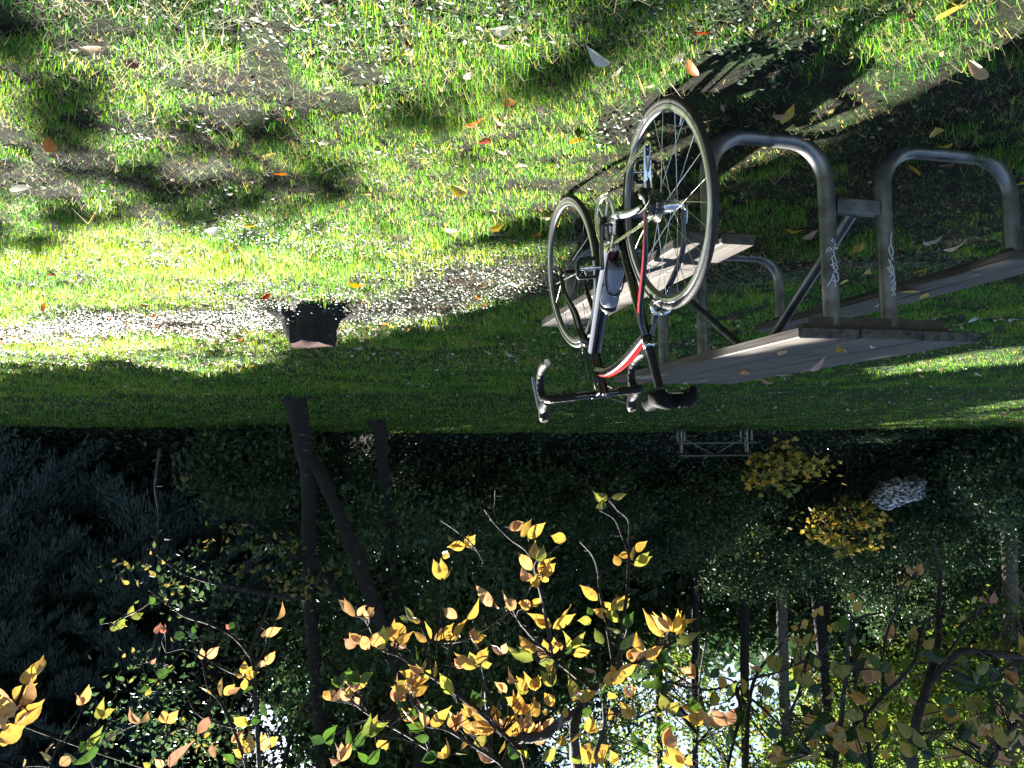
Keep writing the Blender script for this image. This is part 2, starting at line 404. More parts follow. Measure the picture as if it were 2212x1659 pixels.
for (px, py, wx, wy) in ((1200, 425, 105, 62), (1120, 505, 110, 34), (50, 500, 130, 34), (60, 25, 130, 55), (930, 560, 90, 14), (330, 640, 60, 12)):
    c = grd(px, py); a = grd(px+wx, py); b = grd(px, py+wy); DARKP.append((c[0], c[1], abs(a[0]-c[0])+.02, abs(b[1]-c[1])+.02))
for (px, py, wx, wy) in ((430, 788, 65, 9), (470, 845, 45, 5), (250, 800, 50, 8), (1225, 886, 34, 3.5), (1300, 893, 36, 3.0), (2120, 778, 110, 9), (1990, 792, 60, 6), (2180, 760, 60, 6), (560, 770, 50, 6)):
    c = grd(px, py); a = grd(px+wx, py); b = grd(px, py+wy); LITP.append((c[0], c[1], abs(a[0]-c[0])+.05, abs(b[1]-c[1])+.05))

def make_ground():
    ys = np.concatenate([np.arange(-3, 12, .12), np.arange(12, 36, .4), np.array([38, 42, 48, 56, 70, 95, 140, 220, 400])])
    xs = np.concatenate([[-400, -200, -100, -60, -40, -30], np.arange(-24, -6, .8), np.arange(-6, 8, .14), np.arange(8, 26, .8), [30, 40, 60, 100, 200, 400]])
    ys = np.concatenate([[-400, -100, -30, -10], ys])
    X, Y = np.meshgrid(xs, ys); Z = gz(X, Y); n, m = X.shape
    V = np.stack([X, Y, Z], -1).reshape(-1, 3); i = np.arange(n-1)[:, None]*m+np.arange(m-1)[None]
    F = np.stack([i, i+1, i+m+1, i+m], -1).reshape(-1, 4)
    fx = V[F].mean(1); turf = ((fx[:, 1] < edgeY(fx[:, 0])) & (band(fx[:, 0], fx[:, 1]) < .5)).astype(float)
    o = mesh_np('ground', V, F, MT['ground'], None, True, turf); tag(o, kind='structure')
def band(X, Y):                                     # worn strip with ground cover instead of grass
    X = np.asarray(X, float); c = np.interp(X, [-3, -.6, .3, 1.5, 3, 6, 10], [4.6, 5.3, 5.8, 6.3, 6.9, 7.6, 8.5]); w = np.interp(X, [-3, -.6, .3, 1.5, 3, 6], [.15, .6, 1.1, 1.25, 1.0, .45])
    return np.clip(1.2-np.abs(Y-c+1.6*(fbm(X, Y, .9, 61)-.5))/w+.5*(fbm(X, Y, 3.5, 62)-.5), 0, 1)
make_ground()
def inview(X, Y, pad=.25):
    return (np.abs(X) < .66*Y+pad) & (Y > 1.55)
def pts_zone(y0, y1, dens):
    A = (y1-y0)*(.66*(y0+y1)+.5); n = int(A*dens)
    Y = np.sqrt(rng.uniform(y0**2, y1**2, n)); X = rng.uniform(-1, 1, n)*(.66*Y+.25); return X, Y
def make_grass():
    VV = []; FF4 = []; CC = []; nv = 0; objs = []
    def blades(name, X, Y, H, W, cv, lean, seg=2):
        n = len(X); Z = gz(X, Y)-.004
        a = rng.uniform(0, 2*np.pi, n); d = np.stack([np.cos(a), np.sin(a), np.zeros(n)], -1)
        s = np.stack([-np.sin(a), np.cos(a), np.zeros(n)], -1)*W[:, None]/2
        B = np.stack([X, Y, Z], -1); l = lean[:, None]*H[:, None]; zz = np.array([0, 0, 1.])[None]
        mid = B+zz*H[:, None]*.6+d*l*.35; tip = B+zz*H[:, None]*np.clip(1-lean*.6, .12, 1)[:, None]+d*l
        V = np.stack([B-s, B+s, mid+s*.75, mid-s*.75, tip], 1).reshape(-1, 3)
        b = np.arange(n)*5
        fl = np.stack([b, b+1, b+2, b+3, b+3, b+2, b+4], 1).ravel()
        tot = np.tile(np.array([4, 3], np.int32), n); me = bpy.data.meshes.new(name)
        me.vertices.add(len(V)); me.vertices.foreach_set('co', V.astype(np.float32).ravel()); me.loops.add(len(fl)); me.loops.foreach_set('vertex_index', fl.astype(np.int32))
        me.polygons.add(len(tot)); me.polygons.foreach_set('loop_start', np.concatenate([[0], np.cumsum(tot)[:-1]]).astype(np.int32)); me.polygons.foreach_set('loop_total', tot)
        me.materials.append(MT['grass']); at_ = me.attributes.new('cv', 'FLOAT', 'FACE'); at_.data.foreach_set('value', np.repeat(cv, 2).astype(np.float32)); me.update()
        o = bpy.data.objects.new(name, me); COL.objects.link(o); return o
    X = []; Y = []
    for y0, y1, d in ((1.6, 3.2, 15000), (3.2, 5, 9000), (5, 8, 4200), (8, 12, 1500), (12, 22, 520)):
        a, b = pts_zone(y0, y1, d); X.append(a); Y.append(b)
    X = np.concatenate(X); Y = np.concatenate(Y)
    dens = .45*fbm(X, Y, 2.6, 11, 4)+.55*fbm(X, Y, 7.0, 12, 4); lush = np.clip((Y-3.3)/1.2, 0, 1)*np.clip((X+1.2)/1.0, 0, 1)
    keep = (dens > .42+.05*(Y < 3.4)-.22*lush-.06*(Y > 8)-.1*(Y < 2.2)) & (rng.uniform(0, 1, len(X)) > band(X, Y)*1.3) & (Y < edgeY(X)) 
    keep &= (vnoise(X*9, Y*9, 88) < .80) | (rng.uniform(0, 1, len(X)) < .15)
    keep &= (vnoise(X*22, Y*22, 89) < .86)
    keep &= ~((X < -.3) & (Y < 4.6) & (fbm(X, Y, 3.1, 77) > .52-.1*rng.uniform(0, 1, len(X))))
    X, Y, dens, lush = X[keep], Y[keep], dens[keep], lush[keep]; n = len(X)
    big = rng.uniform(0, 1, n); tuft = np.clip((fbm(X, Y, 4.5, 19)-.5)*5, 0, 1)
    H = rng.uniform(.014, .042, n)*(1+1.0*tuft)*(1+.4*lush)+(big > .975)*rng.uniform(.02, .06, n)
    H *= np.where(Y > 8, .9, 1); W = rng.uniform(.0014, .0036, n)*(1+np.clip(Y-3, 0, 20)*.22)
    cv = np.clip(.40+.9*(fbm(X, Y, 2.2, 41)-.5)+rng.normal(0, .2, n)+.22*lush, 0, .78)
    dry = rng.uniform(0, 1, n) < np.where(Y < 5, .12*(1-.6*lush), .04); cv = np.where(dry, rng.uniform(.82, 1, n), cv)
    lean = np.where(dry, rng.uniform(1.0, 1.8, n), rng.uniform(.1, 1.0, n)); H = np.where(dry, H*1.4, H)
    a, b = pts_zone(1.6, 6.5, 3800); n2 = len(a); k = rng.uniform(0, 1, n2) < np.where(fbm(a, b, 2.6, 11, 4) < .5, .9, .25)*(1-.7*np.clip((b-3.5)/2, 0, 1)); a, b = a[k], b[k]; n2 = len(a)
    X = np.concatenate([X, a]); Y = np.concatenate([Y, b]); H = np.concatenate([H, rng.uniform(.012, .04, n2)]); W = np.concatenate([W, rng.uniform(.001, .0024, n2)]); cv = np.concatenate([cv, rng.choice([.1, .3, .6, .86, .93, 1.], n2)]); lean = np.concatenate([lean, rng.uniform(1.1, 2.0, n2)])
    o = blades('grass', X, Y, H, W, cv, lean); tag(o, 'short patchy green lawn grass with dry straw among it', 'grass', kind='stuff')
make_grass()
def make_cover():
    X, Y = pts_zone(1.6, 4.6, 3600); k = (fbm(X, Y, 2.6, 71, 3) > .60) & (X > -1.0) & (rng.uniform(0, 1, len(X)) < .75)
    X2, Y2 = pts_zone(4.4, 9.5, 4600); k2 = (rng.uniform(0, 1, len(X2)) < band(X2, Y2)*.75+.05*(X2 > 0)) & (fbm(X2, Y2, 3, 15) > .36)
    X = np.concatenate([X[k], X2[k2]]); Y = np.concatenate([Y[k], Y2[k2]]); n = len(X)
    P = np.stack([X, Y, gz(X, Y)+rng.uniform(.004, .035, n)+.03*band(X, Y)*rng.uniform(0, 1, n)], -1)
    a_ = rng.uniform(0, 2*np.pi, 900); r_ = rng.uniform(.17, .55, 900); Q = np.stack([1.45+r_*np.cos(a_)*1.2, 6.15+r_*np.sin(a_), rng.uniform(0, 1, 900)**1.5*.24*np.clip(1.3-r_*2.2, .15, 1)], -1); Q[:, 2] += gz(Q[:, 0], Q[:, 1]); P = np.concatenate([P, Q]); Y = P[:, 1]; n = len(P)
    S = rng.uniform(.009, .02, n)*(1+.12*np.clip(Y-3, 0, 6))
    o = scatter('ground_cover', OVAL, P, rotmats(n, .3), S, rng.uniform(0, 1, n), MT['clover'], smooth=True)
    tag(o, 'small round-leaved weeds creeping through the lawn', 'ground cover', kind='stuff')
    # bits of dead leaf and bark in the worn strip and between the tufts
    X, Y = pts_zone(1.6, 9.5, 900); k = rng.uniform(0, 1, len(X)) < np.clip(band(X, Y)*.9+.10, 0, 1)
    X3, Y3 = pts_zone(7, 21.5, 9); X4, Y4 = pts_zone(13, 21.5, 14); kk = fbm(X4, Y4, .5, 3) > .45
    X = np.concatenate([X[k], X3, X4[kk]]); Y = np.concatenate([Y[k], Y3, Y4[kk]]); n = len(X)
    far = Y > 6.8
    P = np.stack([X, Y, gz(X, Y)+rng.uniform(.004, .025, n)+.012*far], -1); S = np.where(far & (rng.uniform(0, 1, n) < .6), rng.uniform(.022, .06, n), rng.uniform(.012, .03, n))
    cv = np.where(far, rng.choice([.1, .3, .45, .62, .75, .95], n), rng.uniform(0, .8, n)**1.3)
    o = scatter('leaf_litter', OVAL, P, rotmats(n, .45), S, cv, MT['litter']); tag(o, 'brown and pale leaf litter strewn over the soil and the far lawn', 'leaf litter', kind='stuff')
    # ivy bank beyond the lawn
    n = 60000; Y = rng.uniform(14, 30, n); X = rng.uniform(-1, 1, n)*(.70*Y); e = edgeY(X); k = (Y > e-.3+.7*rng.uniform(0, 1, n)) & (Y < e+8); X, Y = X[k], Y[k]; n = len(X)
    P = np.stack([X, Y, gz(X, Y)+rng.uniform(.02, .22, n)*np.clip((Y-edgeY(X)+.4), .2, 1.2)], -1)
    o = scatter('ivy', OVAL, P, rotmats(n, .55), rng.uniform(.06, .14, n), rng.uniform(0, 1, n), MT['ivy']); tag(o, 'dark glossy ivy covering the bank at the edge of the lawn', 'ivy', kind='stuff')
make_cover()

# ================================================================ PICNIC TABLES
TA = .2289
def table(name, loc, rz, label, mat_wood, near):
    root = empty(name, loc, label, 'picnic table'); root.rotation_euler = (0, 0, rz)
    L, W, HT, HB, BO, BW = 1.824, .72, .744, .435, .647, .2485
    t = MB(); pw = (W-.010)/3
    for i in range(3): t.box(((i-1)*(pw+.005), 0, HT-.019), (pw, L-(.012, 0, .02)[i], .038), bev=.004)
    t.build('tabletop', mat_wood, root)
    for s in (1, -1):
        b = MB(); hw = (BW-.006)/2
        for q in (-1, 1): b.box((s*BO+q*(hw/2+.003), .004*q, HB-.019), (hw, L, .038), bev=.004)
        b.build('bench_seat', mat_wood, root)
    R = .0302
    for e in (-1, 1):
        y = e*.81; c = .05 if (e < 0 and near) else (-.02 if near else 0)
        for s in (1, -1):
            lx = c+s*.118; ox = s*.632; zb = .012; r = .15; pts = [(ox, y, HB-.045)]
            pts.append((ox, y, zb+r)); 
            for k in range(1, 9):
                a = k/8*math.pi/2; pts.append((ox-s*r*(1-math.cos(a)), y, zb+r-r*math.sin(a)))
            for k in range(0, 9):
                a = k/8*math.pi/2; pts.append((lx+s*r*(1-math.sin(a)), y, zb+r-r*math.cos(a)))
            pts.append((lx, y, HT-.042-.018))
            m = MB(); m.tube(pts, R, 16); m.build('pipe_frame', MT['pipe'], root)
        m = MB(); m.box((c, y, .245), (.236-2*R-.001, .045, .052), bev=.003); m.rod((c+.02, y-e*-.024, .238), (c+.02, y+e*.0, .238), .006, 6); m.build('crossbar', MT['pipe'], root)
        m = MB(); m.tube([(c, y-e*.02, .262), (0, e*.07, HT-.07)], .021, 12); m.build('brace', MT['pipe'], root)
        m = MB(); m.box((0, y, HT-.038-.013), (.60, .055, .024), bev=.002); m.box((0, y+e*.026, HT-.038-.026), (.56, .004, .046)); m.build('top_bracket', MT['rustplate'], root)
        for s in (1, -1):
            m = MB(); m.box((s*BO, y, HB-.038-.004), (.215, .055, .006)); m.box((s*.632, y, HB-.038-.018), (.075, .05, .024), bev=.003); m.build('seat_bracket', MT['rustplate'], root)
    return root
TC = np.array([-1.125, 3.6677, 0])
tb = table('picnic_table', TC, -TA, 'weathered wooden picnic table on bent galvanised pipes beside the bicycle', MT['wood'], True)
ca, sa = math.cos(TA), math.sin(TA)
def TL(lx, ly, z): return np.array([TC[0]+lx*ca+ly*sa, TC[1]-lx*sa+ly*ca, z])
def to_local(P): d = np.asarray(P)-TC; return np.array([d[0]*ca-d[1]*sa, d[0]*sa+d[1]*ca, d[2]])
G1 = [[(410, 410), (390, 430), (400, 455), (430, 440)], [(440, 470), (445, 520)], [(330, 600), (335, 560), (360, 540), (390, 560), (350, 590)], [(400, 530), (440, 540), (510, 515), (515, 545), (460, 550), (410, 575)], [(415, 580), (430, 640)], [(430, 645), (390, 690), (405, 740), (410, 830)], [(430, 650), (470, 740)], [(370, 800), (440, 770), (525, 740)], [(410, 830), (460, 790), (490, 820), (470, 870), (420, 900)], [(440, 800), (420, 850), (470, 860)], [(420, 890), (500, 910), (505, 970), (530, 1000)], [(410, 920), (390, 1010), (340, 1105)], [(420, 940), (440, 1060), (440, 1115)], [(400, 1020), (470, 1030), (530, 1000)]]
G2 = [[(1440, 320), (1425, 400), (1430, 500)], [(1430, 500), (1400, 530), (1400, 600), (1430, 660), (1465, 620), (1450, 540), (1420, 505)], [(1420, 660), (1470, 710)], [(1385, 700), (1410, 750), (1440, 700)], [(1400, 750), (1430, 800), (1370, 840)], [(1440, 790), (1470, 860), (1460, 920), (1410, 900), (1400, 850), (1440, 830)], [(1430, 860), (1440, 920)], [(1400, 970), (1460, 930), (1490, 950), (1470, 1000), (1440, 1030)], [(1410, 1050), (1480, 1030), (1500, 1080), (1450, 1060)], [(1430, 1120), (1480, 1100), (1490, 1150), (1440, 1130), (1430, 1170), (1490, 1160)], [(1440, 1250), (1470, 1190), (1500, 1240)]]
for G, lx, adj in ((G1, .168, 0), (G2, -.068, -24)):
    m = MB()
    for pl in G:
        pts = []
        for (zx, zy) in pl:
            P = at((3000+zx/3.95)/1.736+adj, (800+zy/3.95)/1.736, TL(lx, -.81, 0)[1]); q = to_local(P)
            dx = float(np.clip(q[0]-lx, -.0285, .0285)); pts.append((lx+dx, -.81-math.sqrt(.0302**2-dx*dx)-.0006, q[2]))
        pts = smoothpath(pts, 4) if len(pts) > 2 else [np.array(p) for p in pts]
        m.tube(pts, .0016, 5)
    m.build('graffiti', MT['graf'], tb)
q = grd(1530, 925); ft = table('picnic_table', (0, 0, 0), 0, 'small far picnic table in shade at the edge of the lawn', MT['dark_far_wood'], False)
YF = 20.3; pf = at(1540, 925, YF); ft.location = (pf[0], YF, float(gz(pf[0], YF))-.02); ft.rotation_euler = (0, 0, rad(90+4)) 

# ================================================================ ROAD BICYCLE
BA, BL = .237, .115
Fv = Vector((math.sin(BA), math.cos(BA), 0)); R0 = Vector((math.cos(BA), -math.sin(BA), 0)); Zv = Vector((0, 0, 1))
Sv = R0*math.cos(BL)+Zv*math.sin(BL); Uv = Zv*math.cos(BL)-R0*math.sin(BL)
BM = Matrix.Translation((-.4626, 2.5254, 0)) @ Matrix((Sv, Fv, Uv)).transposed().to_4x4()
bike = empty('road_bicycle', None, 'black red and white road bicycle leaning against the picnic table bench', 'bicycle', M=BM)
RA, FA, BB = np.array([0, 0, .336]), np.array([0, .985, .336]), np.array([0, .408, .266])
def wheel(c, front):
    w = MB(); 
    hubr = .013 if front else .02
    w.rod(c+[-.05 if front else -.064, 0, 0], c+[.05 if front else .064, 0, 0], .006, 10)
    w.tube([c+[x, 0, 0] for x in ((-.036, -.034, -.018, .018, .034, .036) if front else (-.036, -.033, -.015, .015, .026, .03))], [.019 if front else .024, .019 if front else .024, hubr*.75, hubr*.75, .019 if front else .026, .019], 16)
    wo = w.build('wheel', [MT['steel'] if not front else MT['mattblack']], bike)
    t = MB(); prof = [(.3225+.0125*math.cos(a), .0118*math.sin(a)) for a in np.linspace(0, 2*math.pi, 13)[:-1]]
    t.lathe(prof, c, (1, 0, 0), 96, closed=True); t.build('tyre', MT['tyre'], wo)
    r = MB(); pr = [(.3135, -.0095), (.3135, .0095), (.311, .0105), (.299, .0105), (.2885, .0055), (.2865, 0), (.2885, -.0055), (.299, -.0105), (.311, -.0105)]
    r.lathe(pr, c, (1, 0, 0), 96, closed=True, mf=lambda q: 0 if q in (1, 2, 7, 8, 0) else 1); r.build('rim', [MT['rim'], MT['rimdark']], wo)
    s = MB(); n = 20 if front else 24
    for k in range(n):
        a = 2*math.pi*k/n; sd = 1 if k % 2 else -1; off = (.0 if front else .9*(1 if (k//2) % 2 else -1))
        hx = sd*(.034 if front else (.024 if sd > 0 else .033)); hr = .017 if front else .022; b = a+off
        s.rod(c+np.array([hx, hr*math.cos(b), hr*math.sin(b)]), c+np.array([sd*.002, .289*math.cos(a), .289*math.sin(a)]), .0011, 5, caps=False)
    a = 4.0; s.rod(c+np.array([0, .288*math.cos(a), .288*math.sin(a)]), c+np.array([0, .262*math.cos(a), .262*math.sin(a)]), .003, 6)
    s.build('spokes', MT['steel'] if not front else MT['cass'], wo)
    if not front:
        k = MB()
        for j, rr in enumerate((.052, .048, .044, .040, .036, .033, .030, .027, .025, .023)):
            x = .030+j*.0036; k.lathe([(rr-.006, -.0008), (rr, -.0008), (rr, .0008), (rr-.006, .0008)], c+[x, 0, 0], (1, 0, 0), 40, closed=True)
            for q in range(int(rr*2*math.pi/.0127)):
                a = q*.0127/rr; k.box(c+np.array([x, rr*math.cos(a), rr*math.sin(a)]), (.0016, .004, .004))
        k.tube([c+[.028, 0, 0], c+[.066, 0, 0]], [.030, .02], 20); k.build('cassette', MT['cass'], wo)
    sk = MB(); x = -.07 if not front else -.062
    sk.rod(c+[x, 0, 0], c+[x*.8, 0, 0], .010, 12); sk.tube([c+[x-.002, 0, 0], c+[x-.012, .02, .03], c+[x-.010, .03, .055]], [.005, .0045, .003], 8)
    sk.build('quick_release', MT['steel'], wo); sk = MB(); sk.rod(c+[-x, 0, 0], c+[-x*.82, 0, 0], .008, 12); sk.build('axle_nut', MT['steel'], wo)
wheel(RA, False); wheel(FA, True)
SC = np.array([0, .278, .735]); HTt = np.array([0, .795, .822]); HTb = np.array([0, .837, .69])
fr = MB()   # materials: 0 black 1 white 2 red
def mdown(t, a):
    if t < .14: return 0
    if .93 < a or a < .10: return 0 if t > .9 else 1
    if .10 <= a < .2: return 2 if (t < .36 or t > .62) else 0
    return 0
fr.tube([BB+[0, .01, .015], BB*.5+HTb*.5+[0, 0, .008], HTb+[0, -.012, .02]], [.029, .032, .028], 40, sq=(1, .82), mf=lambda t, a: (1 if (a < .04 or a > .86) else 2 if .74 < a < .79 and (t < .45 or t > .55) else 0))
def mtop(t, a): return 2 if .18 < a < .45 else (0 if t > .0 else 0)
tt = smoothpath([SC+[0, .01, -.012], SC*.6+HTt*.4+[0, 0, .012], SC*.25+HTt*.75+[0, 0, .008], HTt+[0, -.01, -.025]], 5)
fr.tube(tt, [.018, .024, .026, .029], 32, sq=(1.0, .85), mf=lambda t, a: 2 if .56 < a < .88 else 0)
fr.tube([BB, SC+[0, 0, 0], SC+[0, -.006, .02]], [.019, .0175, .0185], 16)
fr.tube([HTb, HTb*.5+HTt*.5, HTt], [.026, .022, .024], 20)
fr.rod(BB+[-.036, 0, 0], BB+[.036, 0, 0], .022, 20)
for s in (-1, 1):
    D = RA+[s*.066, 0, 0]
    fr.tube(smoothpath([SC+[s*.010, -.012, -.018], SC+[s*.034, -.05, -.095], D+[0, .06, .15], D+[0, .008, .014]], 5), [.011, .011, .009, .0075], 24, mf=lambda t, a, s=s: (2 if s > 0 and t > .3 and (.52 < a < .68) else (1 if s > 0 and t > .25 and .42 < a <= .52 else 0)))
    fr.tube(smoothpath([BB+[s*.026, -.012, 0], BB+[s*.034, -.09, .008], D+[-s*.004, .14, -.018], D+[0, .012, -.006]], 5), [.016, .0155, .013, .009], 12, mf=lambda t, a, s=s: (1 if .12 < t < .9 and a < .6 else 0))
    fr.box(D+[0, .002, 0], (.006, .032, .038), bev=.002, m=0)
fr.rod(SC+[-.02, -.012, .006], SC+[.02, -.012, .006], .005, 8)
fr.build('frame', [MT['black'], MT['white'], MT['red']], bike)
fk = MB()
CRN = np.array([0, .842, .672])
fk.tube([CRN+[0, -.004, .016], CRN+[0, .002, -.012]], [.026, .024], 16)
for s in (-1, 1):
    D = FA+[s*.052, 0, 0]
    fk.tube(smoothpath([CRN+[s*.012, 0, 0], CRN+[s*.036, .01, -.03], CRN+[s*.044, .045, -.14], D+[0, -.022, .10], D+[0, 0, .008]], 5), [.017, .0165, .0135, .010, .007], 14, sq=(.8, 1.15), mf=lambda t, a: (1 if (.3 < t < .75 and .9 < a) else 0))  # white band paints the gloss highlight onto the black blade
    fk.box(D, (.006, .02, .026), bev=.002)
fk.build('fork', [MT['black'], MT['white']], bike)
hs = MB(); hs.lathe([(.0, .0), (.025, 0), (.026, .006), (.022, .014), (.018, .04), (.0175, .045), (0, .045)], HTt, HTt-HTb, 24); hs.build('headset', MT['mattblack'], bike)
BC = np.array([0, .868, .888]); ST = HTt+nrm(HTt-HTb)*.055
st = MB(); st.rod(ST-nrm(HTt-HTb)*.022, ST+nrm(HTt-HTb)*.024, .0195, 16); st.tube([ST, BC], [.016, .0155], 14); st.tube([BC+[-.024, 0, 0], BC+[.024, 0, 0]], .021, 16)
st.build('stem', MT['black'], bike)
for x in (-.016, .016):
    for z in (-.014, .014): bl = MB(); bl.rod(BC+[x, .016, z], BC+[x, .026, z], .0035, 6); bl.build('stem_bolt', MT['steel'], bike)
bl = MB(); bl.rod(ST+nrm(HTt-HTb)*.024, ST+nrm(HTt-HTb)*.028, .009, 10); bl.build('stem_cap', MT['steel'], bike)
hb = MB(); hb.rod(BC+[-.10, 0, 0], BC+[.10, 0, 0], .0168, 14); hbo = hb.build('handlebar', MT['black'], bike)
for s in (-1, 1):
    path = smoothpath([BC+[s*.095, 0, 0], BC+[s*.17, 0, 0], BC+[s*.197, .008, 0], BC+[s*.208, .04, -.003], BC+[s*.21, .085, -.012], BC+[s*.211, .108, -.05], BC+[s*.212, .085, -.10], BC+[s*.214, .035, -.135], BC+[s*.216, -.02, -.148], BC+[s*.217, -.048, -.150]], 7)
    tp = MB(); n = len(path); rr = [.0172+.0012*math.sin(i*1.9) for i in range(n)]; tp.tube(path, rr, 14); tp.build('bar_tape', MT['tape'], hbo)
    pl = MB(); e = path[-1]; pl.rod(e+[0, .002, 0], e+[0, -.008, 0], .0155, 16); pl.build('end_plug', MT['cut'] if False else MT['steel'], hbo)
    hd = MB(); hd.tube(smoothpath([BC+[s*.209, .05, .004], BC+[s*.209, .085, .020], BC+[s*.207, .118, .040], BC+[s*.205, .128, .072], BC+[s*.205, .124, .088]], 5), [.0175, .023, .023, .0245, .015], 14, sq=(.95, 1.2)); ho = hd.build('brake_hood', MT['hood'], hbo)
    lv = MB(); lv.tube(smoothpath([BC+[s*.206, .135, .055], BC+[s*.212, .152, .02], BC+[s*.222, .148, -.05], BC+[s*.236, .125, -.11]], 5), [.009, .010, .008, .005], 10, sq=(1.3, .7)); lv.build('brake_lever', MT['white'] if s > 0 else MT['steel'], hbo)
    cb = MB(); cb.tube(smoothpath([BC+[s*.19, .118, .055], BC+[s*.13, .13, .028], BC+[s*.05, .10, -.005], BC+[s*.012, .045, -.05], HTb+[s*.02, .055, .06], HTb+[s*.012, .05, -.005]], 6), .0024, 6); cb.build('brake_cable', MT['mattblack'], bike)
cb = MB()
for s in (-1, 1): cb.tube(smoothpath([BC+[s*.09, .02, -.012], BC+[s*.06, .055, -.06], HTb+[s*.045, .04, .0], HTb+[s*.022, -.02, -.04]], 6), .0023, 6)
cb.tube(smoothpath([BC+[-.03, -.01, -.02], BC+[-.05, -.06, -.05], HTt+[-.03, -.06, -.02]], 6), .0023, 6)
cb.build('gear_cables', MT['mattblack'], bike)
def caliper(c, fwd, zr, name):
    m = MB()
    for s in (-1, 1): m.tube(smoothpath([c+[0, 0, .012], c+[s*.026, fwd*.004, .006], c+[s*.034, fwd*.004, -.02], c+[s*.022, fwd*.004, zr]], 4), [.008, .009, .008, .006], 8, sq=(1, .8)); m.box(c+[s*.0155, 0, zr], (.008, .045, .010), bev=.002)
    m.tube([c+[.03, 0, .004], c+[.04, 0, .045]], [.004, .003], 6); m.rod(c+[0, -.012, .01], c+[0, .014, .01], .007, 8); m.build(name, MT['steel'], bike)
caliper(CRN+[0, .03, -.005], 1, -.030, 'front_brake'); caliper(np.array([0, .135, .655]), -1, -.03, 'rear_brake')
sp = MB(); PT = np.array([0, .222, .925]); sp.tube([SC+[0, -.002, .0], PT+[0, .004, -.012]], [.0155, .0145], 16); sp.build('seatpost', MT['mattblack'], bike)
cl = MB(); cl.lathe([(0, -.01), (.0195, -.01), (.0195, .008), (0, .008)], SC+[0, -.005, .022], SC-BB, 20); cl.rod(SC+[-.016, -.02, .02], SC+[.016, -.02, .02], .005, 8); cl.build('seat_clamp', MT['steel'], bike); cl = MB()
cl.box(PT+[0, 0, .006], (.036, .05, .016), bev=.004); cl.rod(PT+[-.022, 0, .004], PT+[.022, 0, .004], .009, 12); cl.build('rail_clamp', MT['steel'], bike)
sd = MB()
for s in (-1, 1): sd.tube(smoothpath([np.array([s*.048, .105, .955]), np.array([s*.036, .14, .942]), np.array([s*.022, .19, .938]), np.array([s*.022, .26, .938]), np.array([s*.010, .345, .955])], 5), .0035, 8)
SN = np.linspace(0, 1, 19); vs = np.linspace(-1, 1, 17)
def sadd():
    V = []; F = []
    for sg in (1, -1):
        for i, u in enumerate(SN):
            wd = np.interp(u, [0, .05, .18, .35, .55, .8, .94, 1], [.062, .076, .082, .068, .036, .023, .020, .008])
            for v in vs:
                x = v*wd; yr = .085+.285*u
                if u < .2: yr += (1-u/.2)*(.042*math.exp(-(x/.022)**2))
                top = .990-.012*math.sin(math.pi*min(1, u*1.1))+.006*(1-u)*(1-u)-.024*abs(v)**3.4*(.55+.45*(1-u))-.007*math.exp(-(x/.012)**2)*(u < .8)-.022*max(0, u-.88)/.12-.012*max(0, .06-u)/.06
                z = top if sg > 0 else min(top-.012, (.922 if abs(v) > .72 else .942)+.022*min(1, u*1.6))
                V.append((x*(1 if sg > 0 else .97), yr, z))
    n, m = len(SN), len(vs); o = n*m
    for i in range(n-1):
        for j in range(m-1):
            a = i*m+j; F.append((a, a+1, a+m+1, a+m)); F.append((o+a, o+a+m, o+a+m+1, o+a+1))
    for i in range(n-1):
        for j in (0, m-1): a = i*m+j; F.append((a, a+m, o+a+m, o+a) if j == 0 else (a, o+a, o+a+m, a+m))
    for j in range(m-1):
        for i in (0, n-1): a = i*m+j; F.append((a, o+a, o+a+1, a+1) if i == 0 else (a, a+1, o+a+1, o+a))
    return V, F
V, F = sadd(); so = MB().add(V, F).build('saddle', MT['saddle'], bike); sd.build('saddle_rails', MT['steel'], so)
# drivetrain
ck = MB(); CX_ = BB+[.045, 0, 0]
def ring(mb, c, ro, ri, nt, th, mat=0):
    mb.lathe([(ri, -th/2), (ro-.003, -th/2), (ro-.003, th/2), (ri, th/2)], c, (1, 0, 0), 72, closed=True, m=mat)
    for q in range(nt):
        a = 2*math.pi*q/nt; d = np.array([0, math.cos(a), math.sin(a)]); e = np.array([0, -math.sin(a), math.cos(a)])
        mb.add([c+d*(ro-.0035)+e*.0045+[th*.4, 0, 0], c+d*(ro-.0035)-e*.0045+[th*.4, 0, 0], c+d*(ro+.004)+[0, 0, 0], c+d*(ro-.0035)+e*.0045-[th*.4, 0, 0], c+d*(ro-.0035)-e*.0045-[th*.4, 0, 0]], [(0, 1, 2), (1, 4, 2), (4, 3, 2), (3, 0, 2)], mat, False)
cro = MB(); cro.rod(BB+[-.06, 0, 0], BB+[.066, 0, 0], .012, 14); cro = cro.build('crankset', MT['mattblack'], bike)
rg = MB(); ring(rg, CX_, .1015, .078, 50, .004)
for q in range(5):
    a = 2*math.pi*q/5+1.57; d = np.array([0, math.cos(a), math.sin(a)]); rg.tube([CX_+d*.022, CX_+d*.058, CX_+d*.082], [.011, .008, .010], 8, sq=(.35, 1) if abs(d[2]) < .9 else (.35, 1))
    rg.rod(CX_+d*.075+[-.005, 0, 0], CX_+d*.075+[.006, 0, 0], .0055, 10)
rg.build('chainring', MT['rim'], cro)
rg = MB(); ring(rg, CX_-[.009, 0, 0], .0695, .054, 34, .003); rg.build('chainring', MT['cass'], cro)
CA = np.array([0, .03, .167]); CA = CA/np.linalg.norm(CA)*.17
